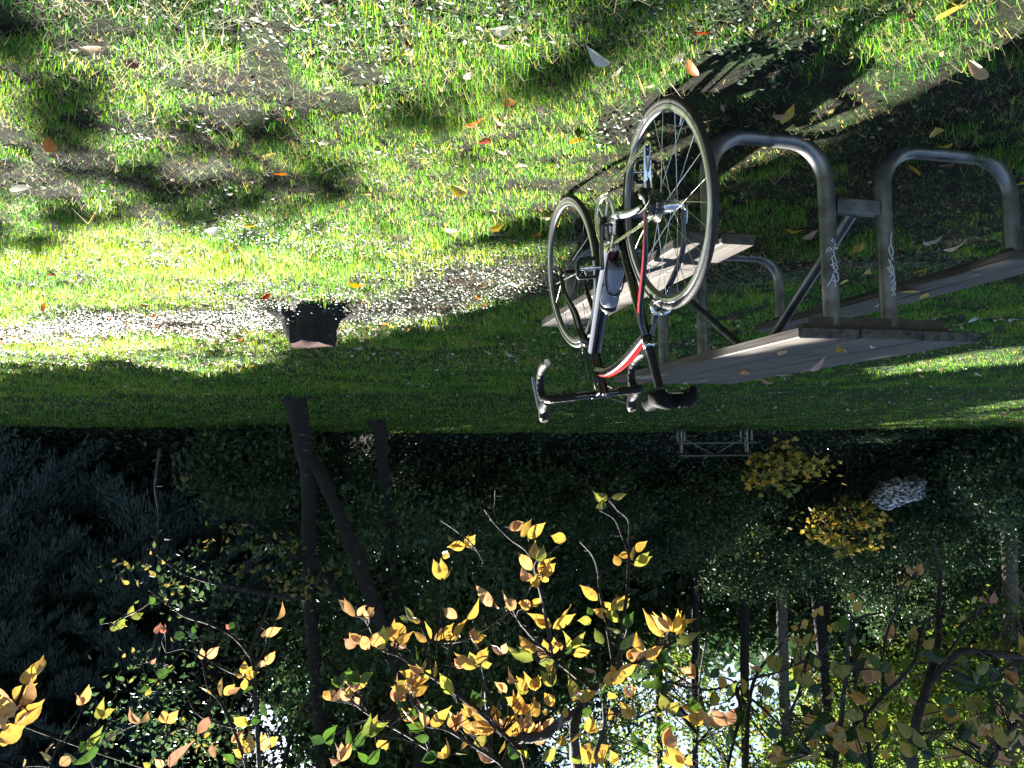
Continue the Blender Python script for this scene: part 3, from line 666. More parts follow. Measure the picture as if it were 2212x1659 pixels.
for s in (1, -1):
    p0 = BB+[s*.062, 0, 0]; p1 = p0+CA*s+[s*.008, 0, 0]
    a_ = MB(); a_.tube(smoothpath([p0-CA*s*.05, p0+CA*s*.12, p0*.5+p1*.5+[s*.001, 0, 0], p1, p1+CA*s*.06], 4), [.012, .0165, .012, .012, .007], 14, sq=(1, .62) ); a_.rod(p0+[-s*.01, 0, 0], p0+[s*.01, 0, 0], .014, 14); a_.build('crank_arm', MT['black'], cro)
    pd = MB(); pc = p1+[s*.058, 0, 0]; pd.rod(p1, pc+[s*.03, 0, 0], .007, 10)
    pd.tube([pc+[-.02*s, 0, 0], pc+[.022*s, 0, 0]], [.012, .010], 12)
    po = pd.build('pedal', MT['steel'], cro)
    pg = MB(); w2, l2 = .045, .034; loop = []
    for (x, y) in ((-.8, -1), (.8, -1), (1, -.7), (1, .7), (.8, 1), (-.8, 1), (-1, .7), (-1, -.7), (-.8, -1)): loop.append(pc+np.array([x*w2*.85, y*l2*.6, y*l2*.9+0.0]))
    pg.tube(loop, .0048, 8, sq=(1, 1.6)); pg.build('pedal_cage', MT['mattblack'], po)
# chain
LP_, UP_ = np.array([.045, -.028, .158]), np.array([.045, .012, .262])
def arc(c, r, a0, a1, n): return [c+np.array([0, r*math.cos(a), r*math.sin(a)]) for a in np.linspace(a0, a1, n)]
Cc = BB+[.045, 0, 0]; CS = RA+[.045, 0, 0]
cp = arc(Cc, .100, math.pi*.54, -math.pi*.62, 26)+arc(LP_, .022, -math.pi*.55, -math.pi*1.12, 6)+arc(UP_, .020, -.5, .8, 4)+arc(CS, .034, -.75, -math.pi*1.0, 6)[::1]+arc(CS, .034, math.pi, math.pi*.52, 6)+[Cc+np.array([0, .10*math.cos(math.pi*.54), .10*math.sin(math.pi*.54)])]
chn = MB(); P = [np.array(p) for p in cp]; ds = [0]
for i in range(1, len(P)): ds.append(ds[-1]+np.linalg.norm(P[i]-P[i-1]))
nl = int(ds[-1]/.0127)
for k in range(nl):
    s0, s1 = k*.0127, (k+1)*.0127
    a = np.array([np.interp(s0, ds, [p[j] for p in P]) for j in range(3)]); b = np.array([np.interp(s1, ds, [p[j] for p in P]) for j in range(3)])
    d = nrm(b-a); e = np.cross(d, [1, 0, 0]); R = np.stack([[1, 0, 0], d, e], 1); w = .0033 if k % 2 else .0024
    for s in (-1, 1): chn.box((a+b)/2+[s*w, 0, 0], (.0012, .0165, .0082), R, bev=.0004 if False else 0)
    chn.rod(a-[.0036, 0, 0], a+[.0036, 0, 0], .0038, 6)
chn.build('chain', MT['chain'], bike)
dr = MB()
dr.tube(smoothpath([RA+[.068, -.004, -.012], RA+[.078, -.02, -.035], UP_+[.034, -.01, .03]], 4), [.009, .011, .010], 10)
dr.box(UP_+[.022, -.004, .028], (.026, .030, .034), bev=.006)
dro = dr.build('rear_derailleur', MT['mattblack'], bike)
cg = MB()
for x in (.0075, -.0065):
    cg.tube([UP_+[x, 0, .010], UP_*.5+LP_*.5+[x, .004, 0], LP_+[x, 0, -.012]], [.008, .0065, .008], 10, sq=(.16, 1.0))
cg.build('derailleur_cage', MT['steel'], dro)
for c in (UP_, LP_):
    j = MB(); j.lathe([(.004, -.003), (.017, -.003), (.021, 0), (.017, .003), (.004, .003)], c, (1, 0, 0), 11, closed=True); j.build('jockey_wheel', MT['mattblack'], dro)
j = MB(); j.tube(smoothpath([RA+[.064, .10, -.02], RA+[.078, .03, .01], RA+[.085, -.075, -.005], RA+[.082, -.075, -.07], UP_+[.036, -.02, .035]], 6), .0024, 6); j.build('cable_loop', MT['mattblack'], dro)
fd = MB(); q = Cc+[0, -.01, .10]; fd.tube(smoothpath([q+[.006, -.055, -.028], q+[.006, -.01, .008], q+[.006, .04, .004]], 4), .010, 8, sq=(.12, 1)); fd.tube(smoothpath([q+[-.010, -.055, -.028], q+[-.010, -.01, .008], q+[-.010, .03, .004]], 4), .010, 8, sq=(.12, 1)); fd.box(q+[-.022, -.015, .012], (.026, .02, .022), bev=.004); fd.build('front_derailleur', MT['steel'], bike)
# bottle and cage on the down tube
dv = nrm(HTb-BB); nv_ = nrm(np.cross([1, 0, 0], dv)); nv_ = nv_ if nv_[2] > 0 else -nv_
b0 = BB+dv*.155+nv_*.068
ca_ = MB()
for s in (-1, 1):
    ca_.tube(smoothpath([b0+nv_*-.036+dv*.0+[s*.012, 0, 0], b0-nv_*.030-dv*.004+[s*.024, 0, 0], b0+nv_*.0+dv*.0+[s*.038, 0, 0], b0+nv_*.012+dv*.05+[s*.0385, 0, 0], b0+nv_*.030+dv*.10+[s*.027, 0, 0], b0+nv_*.040+dv*.115, ], 5), .0032, 8)
    ca_.tube([b0-nv_*.036+[s*.012, 0, 0], b0-nv_*.036+dv*.09+[s*.012, 0, 0]], .0032, 8)
ca_.tube([b0-nv_*.036-dv*.005, b0-dv*.006+nv_*.02], .0032, 8); ca_.build('bottle_cage', MT['mattblack'], bike)
m, nt, N, L, p = newmat('smoky_plastic'); p.inputs['Base Color'].default_value = (.16, .17, .22, 1); p.inputs['Roughness'].default_value = .25; p.inputs['Subsurface Weight'].default_value = .4; p.inputs['Subsurface Radius'].default_value = (.02, .02, .03); MT['plastic'] = m
bt = empty('water_bottle', None, 'smoky translucent water bottle with black cap in the bicycle cage', 'water bottle', M=BM)
m = MB(); m.lathe([(0, .002), (.031, .002), (.036, .010), (.036, .085), (.031, .093), (.031, .103), (.036, .112), (.036, .165), (.033, .176), (.030, .18)], b0, dv, 40); m.build('bottle_body', MT['plastic'], bt)
m = MB(); m.lathe([(.030, .178), (.0335, .180), (.0335, .196), (.029, .202), (.012, .207), (.011, .222), (.0, .224)], b0, dv, 32); m.build('cap', MT['mattblack'], bt)

# ================================================================ STUMP
sc = grd(690, 672); SP = np.array([sc[0]+.02, 6.15]); SZ = float(gz(*SP))
stp = empty('tree_stump', (SP[0], SP[1], SZ), 'dark flared tree stump with a pink cut top in the sunlit weeds', 'tree stump')
V = []; F = []; nn = 40
for i, (r, z) in enumerate(((.36, -.03), (.27, .03), (.20, .09), (.178, .17), (.17, .25), (.166, .285), (.158, .292))):
    for k in range(nn):
        a = 2*math.pi*k/nn; rr = r*(1+(.26*math.sin(3*a+.6)+.16*math.sin(5*a+2))*(1-min(1, z/.24))+.06*math.sin(9*a)+.07*math.sin(2*a+1)+random.uniform(-.04, .04)); V.append((rr*math.cos(a), rr*math.sin(a), z+(.02*math.sin(a*2+1)+random.uniform(-.008, .008))*min(1, z/.2)))
for i in range(6):
    for k in range(nn): F.append((i*nn+k, i*nn+(k+1) % nn, (i+1)*nn+(k+1) % nn, (i+1)*nn+k))
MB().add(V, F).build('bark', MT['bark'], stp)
MB().add([(v[0]*.97, v[1]*.97, v[2]-.004+.0*v[0]+.004*random.random()) for v in V[-nn:]], [tuple(range(nn))], 0, False).build('cut_face', MT['cut'], stp)

# ================================================================ TREES AND SHRUBS
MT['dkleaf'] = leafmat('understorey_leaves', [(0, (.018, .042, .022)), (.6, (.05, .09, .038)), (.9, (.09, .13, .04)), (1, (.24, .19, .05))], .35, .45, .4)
MT['backleaf'] = leafmat('backlit_leaves', [(0, (.04, .08, .02)), (.5, (.11, .18, .03)), (.8, (.16, .17, .03)), (1, (.30, .20, .04))], .55, .45, .3)
MT['ylmaple'] = leafmat('yellow_maple_leaves', [(0, (.05, .09, .02)), (.3, (.16, .18, .04)), (.5, (.50, .36, .07)), (.8, (.62, .38, .08)), (1, (.60, .28, .12))], .35, .5, .3)
MT['conifer'] = leafmat('conifer_sprays', [(0, (.016, .034, .034)), (1, (.065, .10, .095))], .15, .5, .4)
MT['fern'] = leafmat('fern', [(0, (.03, .06, .03)), (1, (.08, .13, .06))], .3, .4, .4)
def crown_pts(c, r, ncl, nper, cl=.45, hollow=.45):
    d = rng.normal(size=(ncl, 3)); d /= np.linalg.norm(d, axis=1)[:, None]; q = d*(rng.uniform(hollow, 1, ncl)[:, None])*np.array(r)+np.array(c)
    s = rng.uniform(.5, 1.3, ncl)*cl; P = np.repeat(q, nper, 0)+rng.normal(size=(ncl*nper, 3))*np.repeat(s, nper)[:, None]*np.array([1, 1, .55]); cvb = np.repeat(rng.uniform(-.25, .25, ncl), nper)
    return P, q, cvb
def tree(name, label, cat, base, top, r0, r1, crown, ncl, nper, leaf, mat, bark='bark', group=None, shape=None, path=None, cl=.45, forks=True, cvc=.5):
    """crown: (dx, dy, z, rx, ry, rz) relative to the base"""
    bx, by = base; bz = float(gz(bx, by)); root = empty(name, (bx, by, bz), label, cat, group)
    pth = path if path is not None else [(0, 0, -.15), (random.uniform(-.1, .1), 0, top*.3), (random.uniform(-.25, .25), random.uniform(-.2, .2), top*.65), (crown[0]*.7, crown[1]*.7, top)]
    t = MB(); sp_ = smoothpath(pth, 5); t.tube(sp_, list(np.linspace(r0, r1, len(sp_))), 12, jit=.06)
    P, q, cvb = crown_pts((crown[0], crown[1], crown[2]), crown[3:], ncl, nper, cl)
    if forks:
        for k in range(0, ncl, max(1, ncl//22)):
            e = q[k]; j = int(np.argmin([abs(p_[2]-e[2]*.72) for p_ in sp_])); s_ = sp_[j]
            t.tube(smoothpath([s_, (s_+e)/2+np.array([0, 0, .12*np.linalg.norm(e-s_)]), e], 3), [r1*.8+.012, .012], 6)
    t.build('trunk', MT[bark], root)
    n = len(P); k = (P[:, 2]+bz > gz(P[:, 0]+bx, P[:, 1]+by)+.05); P, cvb = P[k], cvb[k]; n = len(P)
    scatter('crown', shape or DIA, P, rotmats(n, .8), rng.uniform(.7, 1.3, n)*leaf, np.clip(cvc+cvb+rng.normal(0, .15, n), 0, 1), MT[mat], root)
    return root
# far wood: one leafy mass on the hillside
n = 170000; Yf = rng.uniform(33, 46, n); Xf = rng.uniform(-1, 1, n)*Yf*.8
hh = 10.5+6.5*np.clip((Xf+1)/5, 0, 1)+3*vnoise(Xf*.22, Yf*.2, 6); Zf = rng.uniform(0, 1, n)**.9*hh
az = Xf/Yf*40                                       # openings in the wood where the sky comes through
def gap(cx, cz, rx, rz, f=1): return f*np.clip(1.25-np.sqrt(((az-cx)/rx)**2+((Zf/Yf*40-cz)/rz)**2), 0, 1)*2.2
G = gap(-8.5, 14.5, 5.5, 3.6)+gap(-3.5, 15, 3, 1.8)+gap(-13, 12.6, 3, 1.6)+gap(12.8, 14.2, 2.0, 2.2)+gap(9.6, 15.5, 1.2, 1.2)+gap(.8, 12.6, 1.4, 1.0, .6)+gap(-19, 16, 3, 1.5, .6)
cl_ = (fbm(Xf, Zf*1.4+Yf*.3, .8, 31, 4) > .30+.5*np.clip(G, 0, 1)) & (rng.uniform(0, 1, n) > .35*np.clip(G, 0, 1))
Xf, Yf, Zf = Xf[cl_], Yf[cl_], Zf[cl_]; n = len(Xf); P = np.stack([Xf, Yf, gz(Xf, Yf)*.6+Zf-2], -1)
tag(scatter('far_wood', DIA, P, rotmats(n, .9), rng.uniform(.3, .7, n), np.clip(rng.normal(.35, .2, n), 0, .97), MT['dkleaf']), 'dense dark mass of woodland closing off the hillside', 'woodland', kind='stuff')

# the forked tree
def pxpath(pts, Y, base): return [tuple(at(x, y, Y+dy)-base) for x, y, dy in pts]
fb = grd(642, 858); YT = float(fb[1]); fbz = np.array([fb[0], YT, float(gz(fb[0], YT))])
ftree = empty('forked_tree', tuple(fbz), 'slender dark forked tree standing at the edge of the far lawn', 'tree')
t = MB()
t.tube(smoothpath(pxpath([(632, 852, 0), (642, 880, 0), (652, 950, 0), (668, 1030, 0), (667, 1150, 0), (668, 1300, 0), (680, 1430, 0), (692, 1560, 0), (700, 1800, 0)], YT, fbz), 5), [.22, .165, .14, .13, .11, .10, .10, .10, .09], 14, jit=.08)
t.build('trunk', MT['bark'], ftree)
t = MB(); t.tube(smoothpath(pxpath([(668, 985, 0), (690, 1020, -.1), (722, 1090, -.2), (762, 1180, -.3), (800, 1285, -.3), (845, 1400, -.3), (890, 1540, -.4), (930, 1760, -.4)], YT, fbz), 5), [.09, .10, .095, .105, .11, .105, .09, .08], 12, jit=.08)
t.build('limb', MT['bark'], ftree)
t = MB(); t.tube(smoothpath(pxpath([(668, 1195, 0), (705, 1245, .1), (750, 1305, .1), (805, 1330, 0), (850, 1330, -.3)], YT, fbz), 5), [.09, .08, .08, .09], 10, jit=.05)
t.tube(smoothpath(pxpath([(670, 1290, 0), (560, 1278, -.6), (480, 1262, -1), (400, 1240, -1.2), (340, 1200, -1.4)], YT, fbz), 5), [.05, .045, .035, .02, .01], 8)
t.tube(smoothpath(pxpath([(668, 1215, 0), (600, 1180, -.5), (520, 1120, -1), (430, 1080, -1.5)], YT, fbz), 5), [.03, .02, .012, .008], 8)
t.tube(smoothpath(pxpath([(700, 1420, 0), (780, 1520, .2), (900, 1600, .2)], YT, fbz), 5), [.05, .04, .03], 8)
t.tube(smoothpath(pxpath([(690, 1480, 0), (640, 1560, .2), (600, 1700, .2)], YT, fbz), 5), [.05, .04, .03], 8)
t.build('limb', MT['bark'], ftree)
P1, _, c1 = crown_pts(at(760, 1560, YT+.6)-fbz, (4.2, 1.8, 1.9), 120, 60, .38); P2, _, c2 = crown_pts(at(520, 1230, YT-.8)-fbz, (1.5, .6, .7), 22, 24, .22)
P3, _, c3 = crown_pts(at(900, 1260, YT+.5)-fbz, (2.0, 1.0, 1.6), 60, 45, .3)
P = np.concatenate([P1, P2, P3]); cvb = np.concatenate([c1, c2+.2, c3]); n = len(P)
scatter('crown', OVAL, P, rotmats(n, .8), rng.uniform(.06, .12, n), np.clip(.55+cvb+rng.normal(0, .2, n), 0, 1), MT['dkleaf'], ftree)

# trunks further back
g = grd(822, 905); b2 = np.array([g[0], g[1], g[2]])
t2 = empty('dark_tree', tuple(b2), 'thin black trunk behind the forked tree beside the worn lawn edge', 'tree')
m = MB(); m.tube(smoothpath(pxpath([(808, 900, 0), (820, 925, 0), (826, 990, 0), (832, 1080, 0), (845, 1180, 0), (850, 1300, 0), (870, 1480, 0), (890, 1760, 0)], b2[1], b2), 5), [.2, .16, .12, .11, .10, .09, .08, .06], 12, jit=.05)
m.build('trunk', MT['bark'], t2); P, _, c = crown_pts(at(900, 1330, b2[1])-b2, (3.2, 1.5, 2.6), 130, 55, .4); n = len(P)
scatter('crown', OVAL, P, rotmats(n, .8), rng.uniform(.08, .15, n), np.clip(.45+c+rng.normal(0, .2, n), 0, 1), MT['dkleaf'], t2)
def standing(px, wpx, Y, label, bark='bark', lean=0, name='tall_tree', crown=None, nc=60, cat='tree', mat='backleaf', leaf=.22, cv=.5, cz=8.):
    p = at(px, 1000, Y); b = np.array([p[0], Y, float(gz(p[0], Y))]); r = wpx/2/CF*Y
    root = empty(name, tuple(b), label, cat); m = MB()
    m.tube(smoothpath([(0, 0, -.2), (lean*.3, 0, 3), (lean*.7, 0, 6), (lean, 0, 10), (lean*1.2, 0, 15)], 5), [r*1.25, r, r*.9, r*.8, r*.5], 12, jit=.06)
    P, q, c = crown_pts((lean*1.1, 0, cz), crown or (3.0, 2.2, 3.6), nc, 70, .5)
    for k in range(0, nc, 4): 
        e = q[k]; z0 = max(2.5, e[2]-1.2); s_ = np.array([lean*z0/12, 0, z0]); m.tube(smoothpath([s_, (s_+e)/2+[0, 0, .2], e], 3), [r*.35, .012], 6)
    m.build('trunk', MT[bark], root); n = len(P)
    scatter('crown', DIA, P, rotmats(n, .8), rng.uniform(.7, 1.3, n)*leaf, np.clip(cv+c+rng.normal(0, .2, n), 0, 1), MT[mat], root)
    return root
standing(1680, 24, 29, 'pale barked tree trunk rising beside the bright gap in the woodland', 'barkpale', .1, 'pale_tree', (2.4, 1.8, 2.2), 22, leaf=.16, cz=8.6)
standing(1606, 20, 30, 'thin dark tree standing in front of the brightest gap of sky', 'bark', .3, crown=(2.2, 2, 2.2), nc=18, leaf=.2, cz=8.2)
standing(1745, 24, 29, 'straight dark tree at the near edge of the sky gap', 'bark', -.4, crown=(2.8, 2.4, 2.6), nc=22, leaf=.17, cz=9)
standing(1790, 15, 33, 'slim leaning tree behind the straight dark tree', 'bark', .8, crown=(3.6, 2.6, 3.2), nc=32, leaf=.22, cz=9.5)
standing(2176, 30, 24, 'stout grey tree at the far side of the yellow bushes', 'barkpale', .3, 'stout_tree', (3.6, 2.4, 3.4), 110, leaf=.16, cz=7.6, cv=.45)
standing(2010, 14, 27, 'slender tree with thin leaning stem behind the lichened boulder', 'bark', -.2, 'slender_tree', (3.2, 2, 3.2), 90, leaf=.17, cz=8)
standing(1420, 16, 34, 'distant tree with yellow green crown above the far picnic table', 'bark', .2, crown=(3.4, 2.4, 3.0), nc=60, leaf=.16, cz=7.6, cv=.6)
standing(1120, 18, 32, 'distant tree crowding behind the yellow cherry leaves', 'bark', -.5, crown=(4.2, 2.4, 3.4), nc=120, leaf=.24, cz=8.4, mat='dkleaf')
standing(452, 36, 22, 'thick black trunk beneath the small sky gap near the conifers', 'bark', -.2, 'black_tree', (2.6, 2.0, 2.2), 60, leaf=.18, cz=8.8, mat='dkleaf')
standing(940, 18, 30, 'dim tree filling the shade between the two dark trunks', 'bark', .2, crown=(4, 2.4, 3.6), nc=120, leaf=.22, cz=8, mat='dkleaf')
standing(1500, 16, 31, 'distant tree with loose bright leaves right beside the sky gap', 'bark', .3, crown=(2.6, 2.0, 2.8), nc=20, leaf=.17, cz=9.3, cv=.6)
standing(1960, 16, 31, 'distant leafy tree above the lichened boulder', 'bark', -.3, crown=(3.6, 2.2, 3.2), nc=110, leaf=.17, cz=9.0, cv=.6)
standing(2100, 16, 33, 'distant bright crowned tree between the slender and stout trees', 'bark', .2, crown=(3.6, 2.2, 3.2), nc=110, leaf=.18, cz=9.6, cv=.6)
standing(1830, 14, 32, 'distant tree filling the space beyond the slim leaning tree', 'bark', .1, crown=(3.0, 2.2, 2.8), nc=45, leaf=.17, cz=8.0, cv=.55)
standing(1300, 14, 35, 'distant tree half hidden by the hanging cherry leaves', 'bark', .1, crown=(3.0, 2.2, 2.4), nc=34, leaf=.17, cz=8.5, cv=.5)
standing(1880, 20, 36, 'distant backlit tree with pale green crown beyond the boulder', 'bark', .5, crown=(4.2, 2.6, 3.6), nc=100, leaf=.26, cz=8.5, cv=.6)
# dark shrubs on the bank
SH = [(1685, 1130, 26.5, 1.9, 1.7, 'dark green shrub between the two yellow maple bushes and the pale trunk'), (1060, 1040, 24, 2.4, 1.9, 'broad dark shrub under the yellow cherry leaves'), (1260, 1060, 24.5, 2.2, 1.8, 'dark bluish shrub behind the bicycle saddle'), (1390, 1110, 26, 2.3, 2.2, 'tall teal green shrub above the far picnic table'), (1540, 1080, 25, 2.0, 1.8, 'shadowy shrub directly behind the far picnic table'), (1800, 1130, 26, 2.6, 2.0, 'dense green shrub behind both yellow maple bushes'), (2060, 1090, 24, 2.4, 2.1, 'leafy shrub beside the brown earth patch'), (2190, 1020, 21.5, 1.7, 1.5, 'dark shrub touching the edge of the picture above the lawn'), (900, 1060, 24, 2.3, 1.9, 'dim shrub behind the thin black trunk'), (720, 1080, 21, 2.1, 1.7, 'very dark shrub between the forks of the tree'), (2110, 1230, 27, 2.8, 2.2, 'large glossy shrub high on the bank'), (1620, 1200, 28, 2.6, 1.8, 'rounded olive shrub at the foot of the pale trunk'), (1180, 1180, 27, 3.0, 2.2, 'mounded thicket in deep shade behind hanging yellow leaves'), (540, 1000, 18.5, 1.6, 1.2, 'low dark shrub at the conifer edge of the lawn'), (1930, 1250, 29, 3, 2.2, 'wide dim bush behind the boulder')]
for (px, py, Y, rx, rz_, lab) in SH:
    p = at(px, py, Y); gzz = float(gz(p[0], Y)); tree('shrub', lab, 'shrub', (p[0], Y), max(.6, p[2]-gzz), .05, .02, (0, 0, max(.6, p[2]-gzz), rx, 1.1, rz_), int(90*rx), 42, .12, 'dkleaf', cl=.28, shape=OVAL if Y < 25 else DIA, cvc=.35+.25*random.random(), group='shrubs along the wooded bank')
for (px, py, Y, rx, rz_, lab) in ((1690, 1010, 20.6, .92, .55, 'yellow lobed maple bush beside the far picnic table'), (1830, 1138, 23.5, 1.25, .72, 'yellow and olive maple bush higher up the bank near the boulder')):
    p = at(px, py, Y); gzz = float(gz(p[0], Y)); tree('maple_bush', lab, 'bush', (p[0], Y), max(.4, p[2]-gzz), .03, .012, (0, 0, max(.4, p[2]-gzz), rx*1.15, .7, rz_*1.1), 58, 9, .13, 'ylmaple', cl=.2, shape=MAPLE, cvc=.42)
# boulder
p = at(1945, 1062, 23.0); gzz = float(gz(p[0], 23.0)); V = []; F = []; nu, nv2 = 28, 16
for j in range(nv2+1):
    for i in range(nu):
        a = 2*math.pi*i/nu; b = math.pi*j/nv2; x, y, z = math.sin(b)*math.cos(a), math.sin(b)*math.sin(a), math.cos(b)
        rr = 1+.5*(float(fbm(x*2+5, y*2+z*3, .8, 91))-.5)*2+.1*(float(fbm(x*6+5, y*5+z*7, .8, 92))-.5); V.append((x*.68*rr+.12*z, y*.5*rr, z*.46*rr+.10*x))
for j in range(nv2):
    for i in range(nu): F.append((j*nu+i, (j+1)*nu+i, (j+1)*nu+(i+1) % nu, j*nu+(i+1) % nu))
bo = MB().add(V, F).build('boulder', MT['stone']); bo.location = (p[0], 23.0, p[2]); tag(bo, 'grey boulder crusted with white lichen on the wooded bank', 'boulder')
def fern(px, py, Y, lab, size=.8, nf=16):
    p = at(px, py, Y); Y = max(Y, float(edgeY(p[0]))+.5); p = at(px, py, Y); z0 = float(gz(p[0], Y)); root = empty('fern', (p[0], Y, z0), lab, 'fern', 'sword ferns on the bank'); PV = []; A = []; S = []
    st_ = MB()
    for k in range(nf):
        a = 2*math.pi*k/nf+random.uniform(-.2, .2); L_ = size*random.uniform(.7, 1.1); el = random.uniform(.5, 1.1); hz = np.array([math.cos(a), math.sin(a), 0]); pts = []
        for t_ in np.linspace(0, 1, 16): pts.append(hz*L_*t_*math.cos(el*(1-t_*.4))+np.array([0, 0, L_*(t_*math.sin(el)-.75*t_*t_)+.05]))
        st_.tube(pts, [.006, .002], 5, caps=False)
        for i, q in enumerate(pts[1:]):
            for s in (-1, 1): PV.append(q); A.append(a-math.pi/2+s*1.25); S.append(size*.17*math.sin(math.pi*min(.97, (i+2)/17))+.01)
    n = len(PV); st_.build('stalks', MT['fern'], root); SHP = (np.array([[0, 0, 0], [-.12, .5, 0], [0, 1, -.06], [.12, .5, 0]]), [(0, 1, 2, 3)])
    scatter('fronds', SHP, PV, rotmats(n, .15, az=np.array(A)), np.array(S), rng.uniform(0, 1, n), MT['fern'], root)
fern(1880, 1002, 22.0, 'pale green sword fern just below the lichened boulder', 1.3, 20); fern(1950, 975, 21.6, 'smaller sword fern between the boulder and the lawn', .9)
fern(60, 965, 14.0, 'grey green fern with drooping fronds at the far lawn corner', 1.0); fern(130, 1000, 15.0, 'fern arching out of the dark behind the lawn corner', 1.1); fern(20, 1045, 14.6, 'fern partly cut by the edge of the picture', 1.0)
# conifers
def conifer(px, Y, H, rad_, lab, seed):
    random.seed(seed); p = at(px, 950, Y); z0 = float(gz(p[0], Y)); root = empty('conifer_tree', (p[0], Y, z0), lab, 'conifer', 'dark conifers beside the lawn')
    m = MB(); m.tube([(0, 0, -.2), (.05, 0, H*.5), (0, 0, H)], [.22, .15, .03], 10); PP = []; AZ = []; DN = []; SS = []; cvv = []
    nb = int(H*15)
    for k in range(nb):
        z = .5+(H-.7)*((k+random.random())/nb); a = random.uniform(0, 2*math.pi); L_ = rad_*(1-(z/H)**1.6*.75)*random.uniform(.65, 1.1); hz = np.array([math.cos(a), math.sin(a), 0]); sd_ = np.array([-hz[1], hz[0], 0])
        pts = [hz*L_*t_+np.array([0, 0, z+.22*L_*t_-.62*L_*t_*t_]) for t_ in np.linspace(0, 1, 8)]
        m.tube(pts, [.025, .005], 5, caps=False); cb = random.uniform(-.2, .3)
        for t_ in np.linspace(.2, 1, int(10+L_*12)):
            q = np.array([np.interp(t_, np.linspace(0, 1, 8), [c[j] for c in pts]) for j in range(3)])
            for s in (-1, 1):
                wl = .38*L_*(1-t_*.7)*random.uniform(.4, 1.1)
                for w_ in np.linspace(.1, 1, 5):
                    PP.append(q+sd_*s*wl*w_+np.array([0, 0, -.28*wl*w_*w_-random.uniform(0, .08)])); AZ.append(a-math.pi/2+s*.7+random.uniform(-.4, .4)); DN.append(.7+.5*w_); SS.append(random.uniform(.13, .24)); cvv.append(.35+cb+.4*t_*random.random())
    m.build('trunk', MT['bark'], root); n = len(PP)
    SHP = (np.array([[0, 0, 0], [-.13, .4, .02], [0, 1, -.12], [.13, .4, .02]]), [(0, 1, 2), (0, 2, 3)])
    scatter('crown', SHP, PP, rotmats(n, .5, az=np.array(AZ), down=np.array(DN)), np.array(SS), np.clip(cvv, 0, 1), MT['conifer'], root)
conifer(330, 22, 9.6, 3.2, 'dark blue green conifer whose boughs droop beside the forked tree', 3)
conifer(150, 21.2, 9.6, 3.5, 'tallest shaded conifer at the dark corner of the lawn', 5)
conifer(-40, 19.5, 9.0, 3.2, 'dense conifer running out of the picture at its edge', 8)
conifer(480, 25, 10, 3.0, 'conifer set back in the gloom behind the nearest boughs', 11)
conifer(230, 25.5, 11, 3.4, 'broad conifer closing the gap behind its neighbours', 14)
random.seed(99)

# added maple-shaped shade casters towards the sun, leaves left out where sun should land
MT['shadeleaf'] = leafmat('added_canopy_leaves', [(0, (.04, .08, .02)), (.7, (.09, .13, .02)), (1, (.28, .2, .04))], .3, .5, .3)
n = 62000; TX = rng.uniform(-9, 11, n); TY = rng.uniform(-1, 17.5, n); k = ~(litmask(TX, TY) | litmask(TX+.22, TY) | litmask(TX-.22, TY) | litmask(TX, TY-.3) | litmask(TX, TY+.3)); k |= (rng.uniform(0, 1, n) < .09*np.clip((fbm(TX*.8+3, TY*1.3, 1.15, 123, 3)-.47)*9, 0, 1)) & (TY > 1.9) & (TX > -.6) & (TY < 4.6)
k &= ~((TY < 1.6) & (TX > -1.9) & (TX < 3.2))
TX, TY = TX[k], TY[k]; n = len(TX); Hm = np.maximum(7, (1.3+.42*TY)/.56); Hc = Hm+rng.uniform(0, 4, n)**1.0
ct = 1/math.tan(SEL); P = np.stack([TX+Hc*ct*math.sin(SAZ), TY+Hc*ct*math.cos(SAZ), Hc], -1)
tr = [(15.5, 17.0, 'added maple-shaped shade caster beyond the frame nearest the lawn'), (21.5, 27.0, 'added maple-shaped shade caster behind the first one out of frame'), (11.5, 30, 'added maple-shaped shade caster rising behind the conifers'), (2.5, 40, 'tallest added shade caster at the back of the woodland'), (27, 38, 'remote added shade caster on the sunward side')]
own = np.argmin(np.stack([(P[:, 0]-a)**2+(P[:, 1]-b)**2 for a, b, _ in tr]), 0)
for i, (a, b, lab) in enumerate(tr):
    s_ = own == i; Q = P[s_]; z0 = float(gz(a, b)); root = empty('added_shade_tree', (a, b, z0), lab, 'tree', 'added trees that shade the lawn'); q = Q-np.array([a, b, z0]); nn_ = len(q)
    if nn_ == 0: continue
    topz = float(np.percentile(q[:, 2], 60)); m = MB(); m.tube(smoothpath([(0, 0, -.3), (.1, 0, topz*.4), (0, .1, topz)], 5), [.36, .28, .12], 12, jit=.05)
    for e in q[rng.integers(0, nn_, 14)]:
        s0 = np.array([0, 0, topz*random.uniform(.45, .95)])
        m.tube(smoothpath([s0, (s0+e)/2+[0, 0, .5], e], 4), [.05, .012], 6)
    m.build('trunk', MT['bark'], root); scatter('crown', MAPLE, q, rotmats(nn_, .8), rng.uniform(.2, .34, nn_), rng.uniform(0, 1, nn_), MT['shadeleaf'], root)

